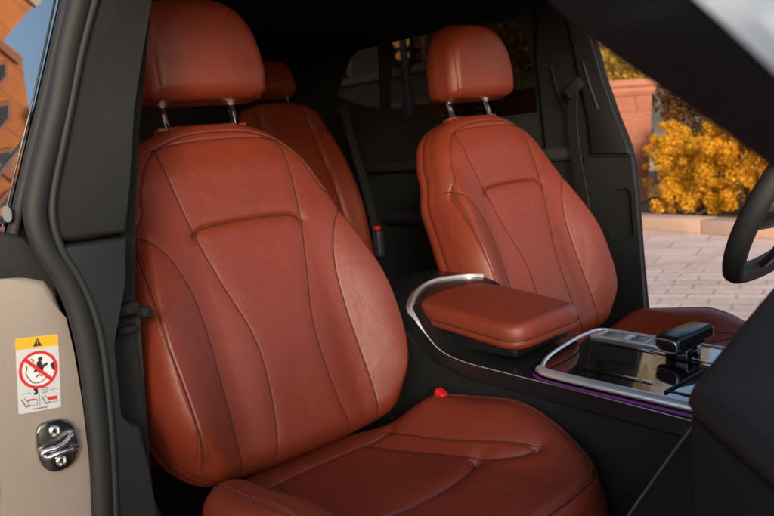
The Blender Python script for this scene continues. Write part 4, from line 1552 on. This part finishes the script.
# brick church-like building on the near side, seen in the rear door glass
bb = thing('building', (-16, -4.5, 0), 'orange brick building with a tower and brown roof, reflected in the rear door glass', 'building')
bm = B()
add_box(bm, (-19, -.6, 5.6), (4.2, 2.9, 11.2), .05)
obj('tower', bm, M['terracotta'], bb)
bm = B()
hx = -16.8
pts = [(hx, -1.9, 0), (hx, -6.6, 0), (hx, -6.6, 4.2), (hx, -3.5, 6.1), (hx, -2.5, 7.2), (hx, -1.9, 7.2)]
add_prism(bm, pts, (1, 0, 0), 5.0, .03)
obj('hall', bm, M['terracotta'], bb)
bm = B()
pts = [(hx + .25, -3.40, 6.22), (hx + .25, -7.0, 4.02), (hx + .25, -7.0, 4.25), (hx + .25, -3.40, 6.46)]
add_prism(bm, pts, (1, 0, 0), 5.5)
obj('roof', bm, M['rooftile'], bb, smooth=False)
for yy, z0, z1, hw in ((-2.35, 6.0, 6.6, .14), (-2.9, 5.2, 5.9, .16), (-3.5, 4.4, 5.1, .16), (-4.2, 3.9, 4.6, .16), (-2.6, 3.2, 4.2, .2), (-3.4, 2.6, 3.4, .2), (-4.4, 2.2, 3.0, .2), (-5.4, 2.4, 3.2, .2)):
    bm = B()
    add_prism(bm, [(hx + .05, yy - hw * 1.5, z0 - .08), (hx + .05, yy + hw * 1.5, z0 - .08), (hx + .05, yy + hw * 1.5, z1), (hx + .05, yy, z1 + hw * 2.2), (hx + .05, yy - hw * 1.5, z1)], (1, 0, 0), .045)
    wn = obj('window', bm, M['stone'], bb, smooth=False)
    bm = B()
    add_prism(bm, [(hx + .055, yy - hw, z0), (hx + .055, yy + hw, z0), (hx + .055, yy + hw, z1), (hx + .055, yy, z1 + hw * 1.4), (hx + .055, yy - hw, z1)], (1, 0, 0), .004)
    obj('pane', bm, M['darkpane'], wn, smooth=False)
for z, y0, y1 in ((4.9, -6.3, -1.9), (7.05, -2.55, -1.9), (2.0, -6.55, -1.9)):
    bm = B()
    add_box(bm, (hx + .06, (y0 + y1) / 2, z), (.12, y1 - y0, .16), .02)
    obj('cornice', bm, M['stonecap'], bb)
for z in (3.2, 6.0, 8.4):
    bm = B()
    add_box(bm, (-16.88, -.6, z), (.2, 3.0, .22), .03)
    obj('stone_band', bm, M['facadeband'], bb)
bm = B()
add_tube(bm, [(-11.5, -2.6, 0), (-11.5, -2.6, 8.5)], .035, seg=8)
tag(obj('flag_pole', bm, M['iron'], None, loc=(-11.5, -2.6, 0)), 'thin dark pole reflected in the rear door glass', 'pole')

# ------------------------------------------------------------------ light
w = bpy.data.worlds.new('World')
SC.world = w
w.use_nodes = True
nt = w.node_tree
bg = nt.nodes['Background']
sky = nt.nodes.new('ShaderNodeTexSky')
sky.sky_type = 'NISHITA'
sky.sun_disc = False
SUN_EL, SUN_AZ = math.radians(15.5), math.radians(-37)     # azimuth in the x-y plane from +x
sky.sun_elevation = SUN_EL
sky.sun_rotation = math.pi / 2 - SUN_AZ
sky.air_density = 1.0
sky.dust_density = 2.0
sky.ozone_density = 1.0
nt.links.new(sky.outputs[0], bg.inputs['Color'])
bg.inputs['Strength'].default_value = .15
sd = bpy.data.lights.new('sun', 'SUN')
sd.energy = 1.02
sd.angle = math.radians(14)
sd.color = (1, .90, .78)
so = bpy.data.objects.new('sun', sd)
COL.objects.link(so)
dirv = Vector((math.cos(SUN_EL) * math.cos(SUN_AZ), math.cos(SUN_EL) * math.sin(SUN_AZ), math.sin(SUN_EL)))
so.rotation_euler = dirv.to_track_quat('Z', 'Y').to_euler()
so.location = dirv * 20

SC.view_settings.view_transform = 'Standard'
SC.view_settings.look = 'None'
SC.view_settings.exposure = 1.04
SC.view_settings.gamma = 1
SC.render.engine = 'CYCLES'
SC.cycles.use_denoising = True
SC.cycles.max_bounces = 8
SC.cycles.transparent_max_bounces = 12
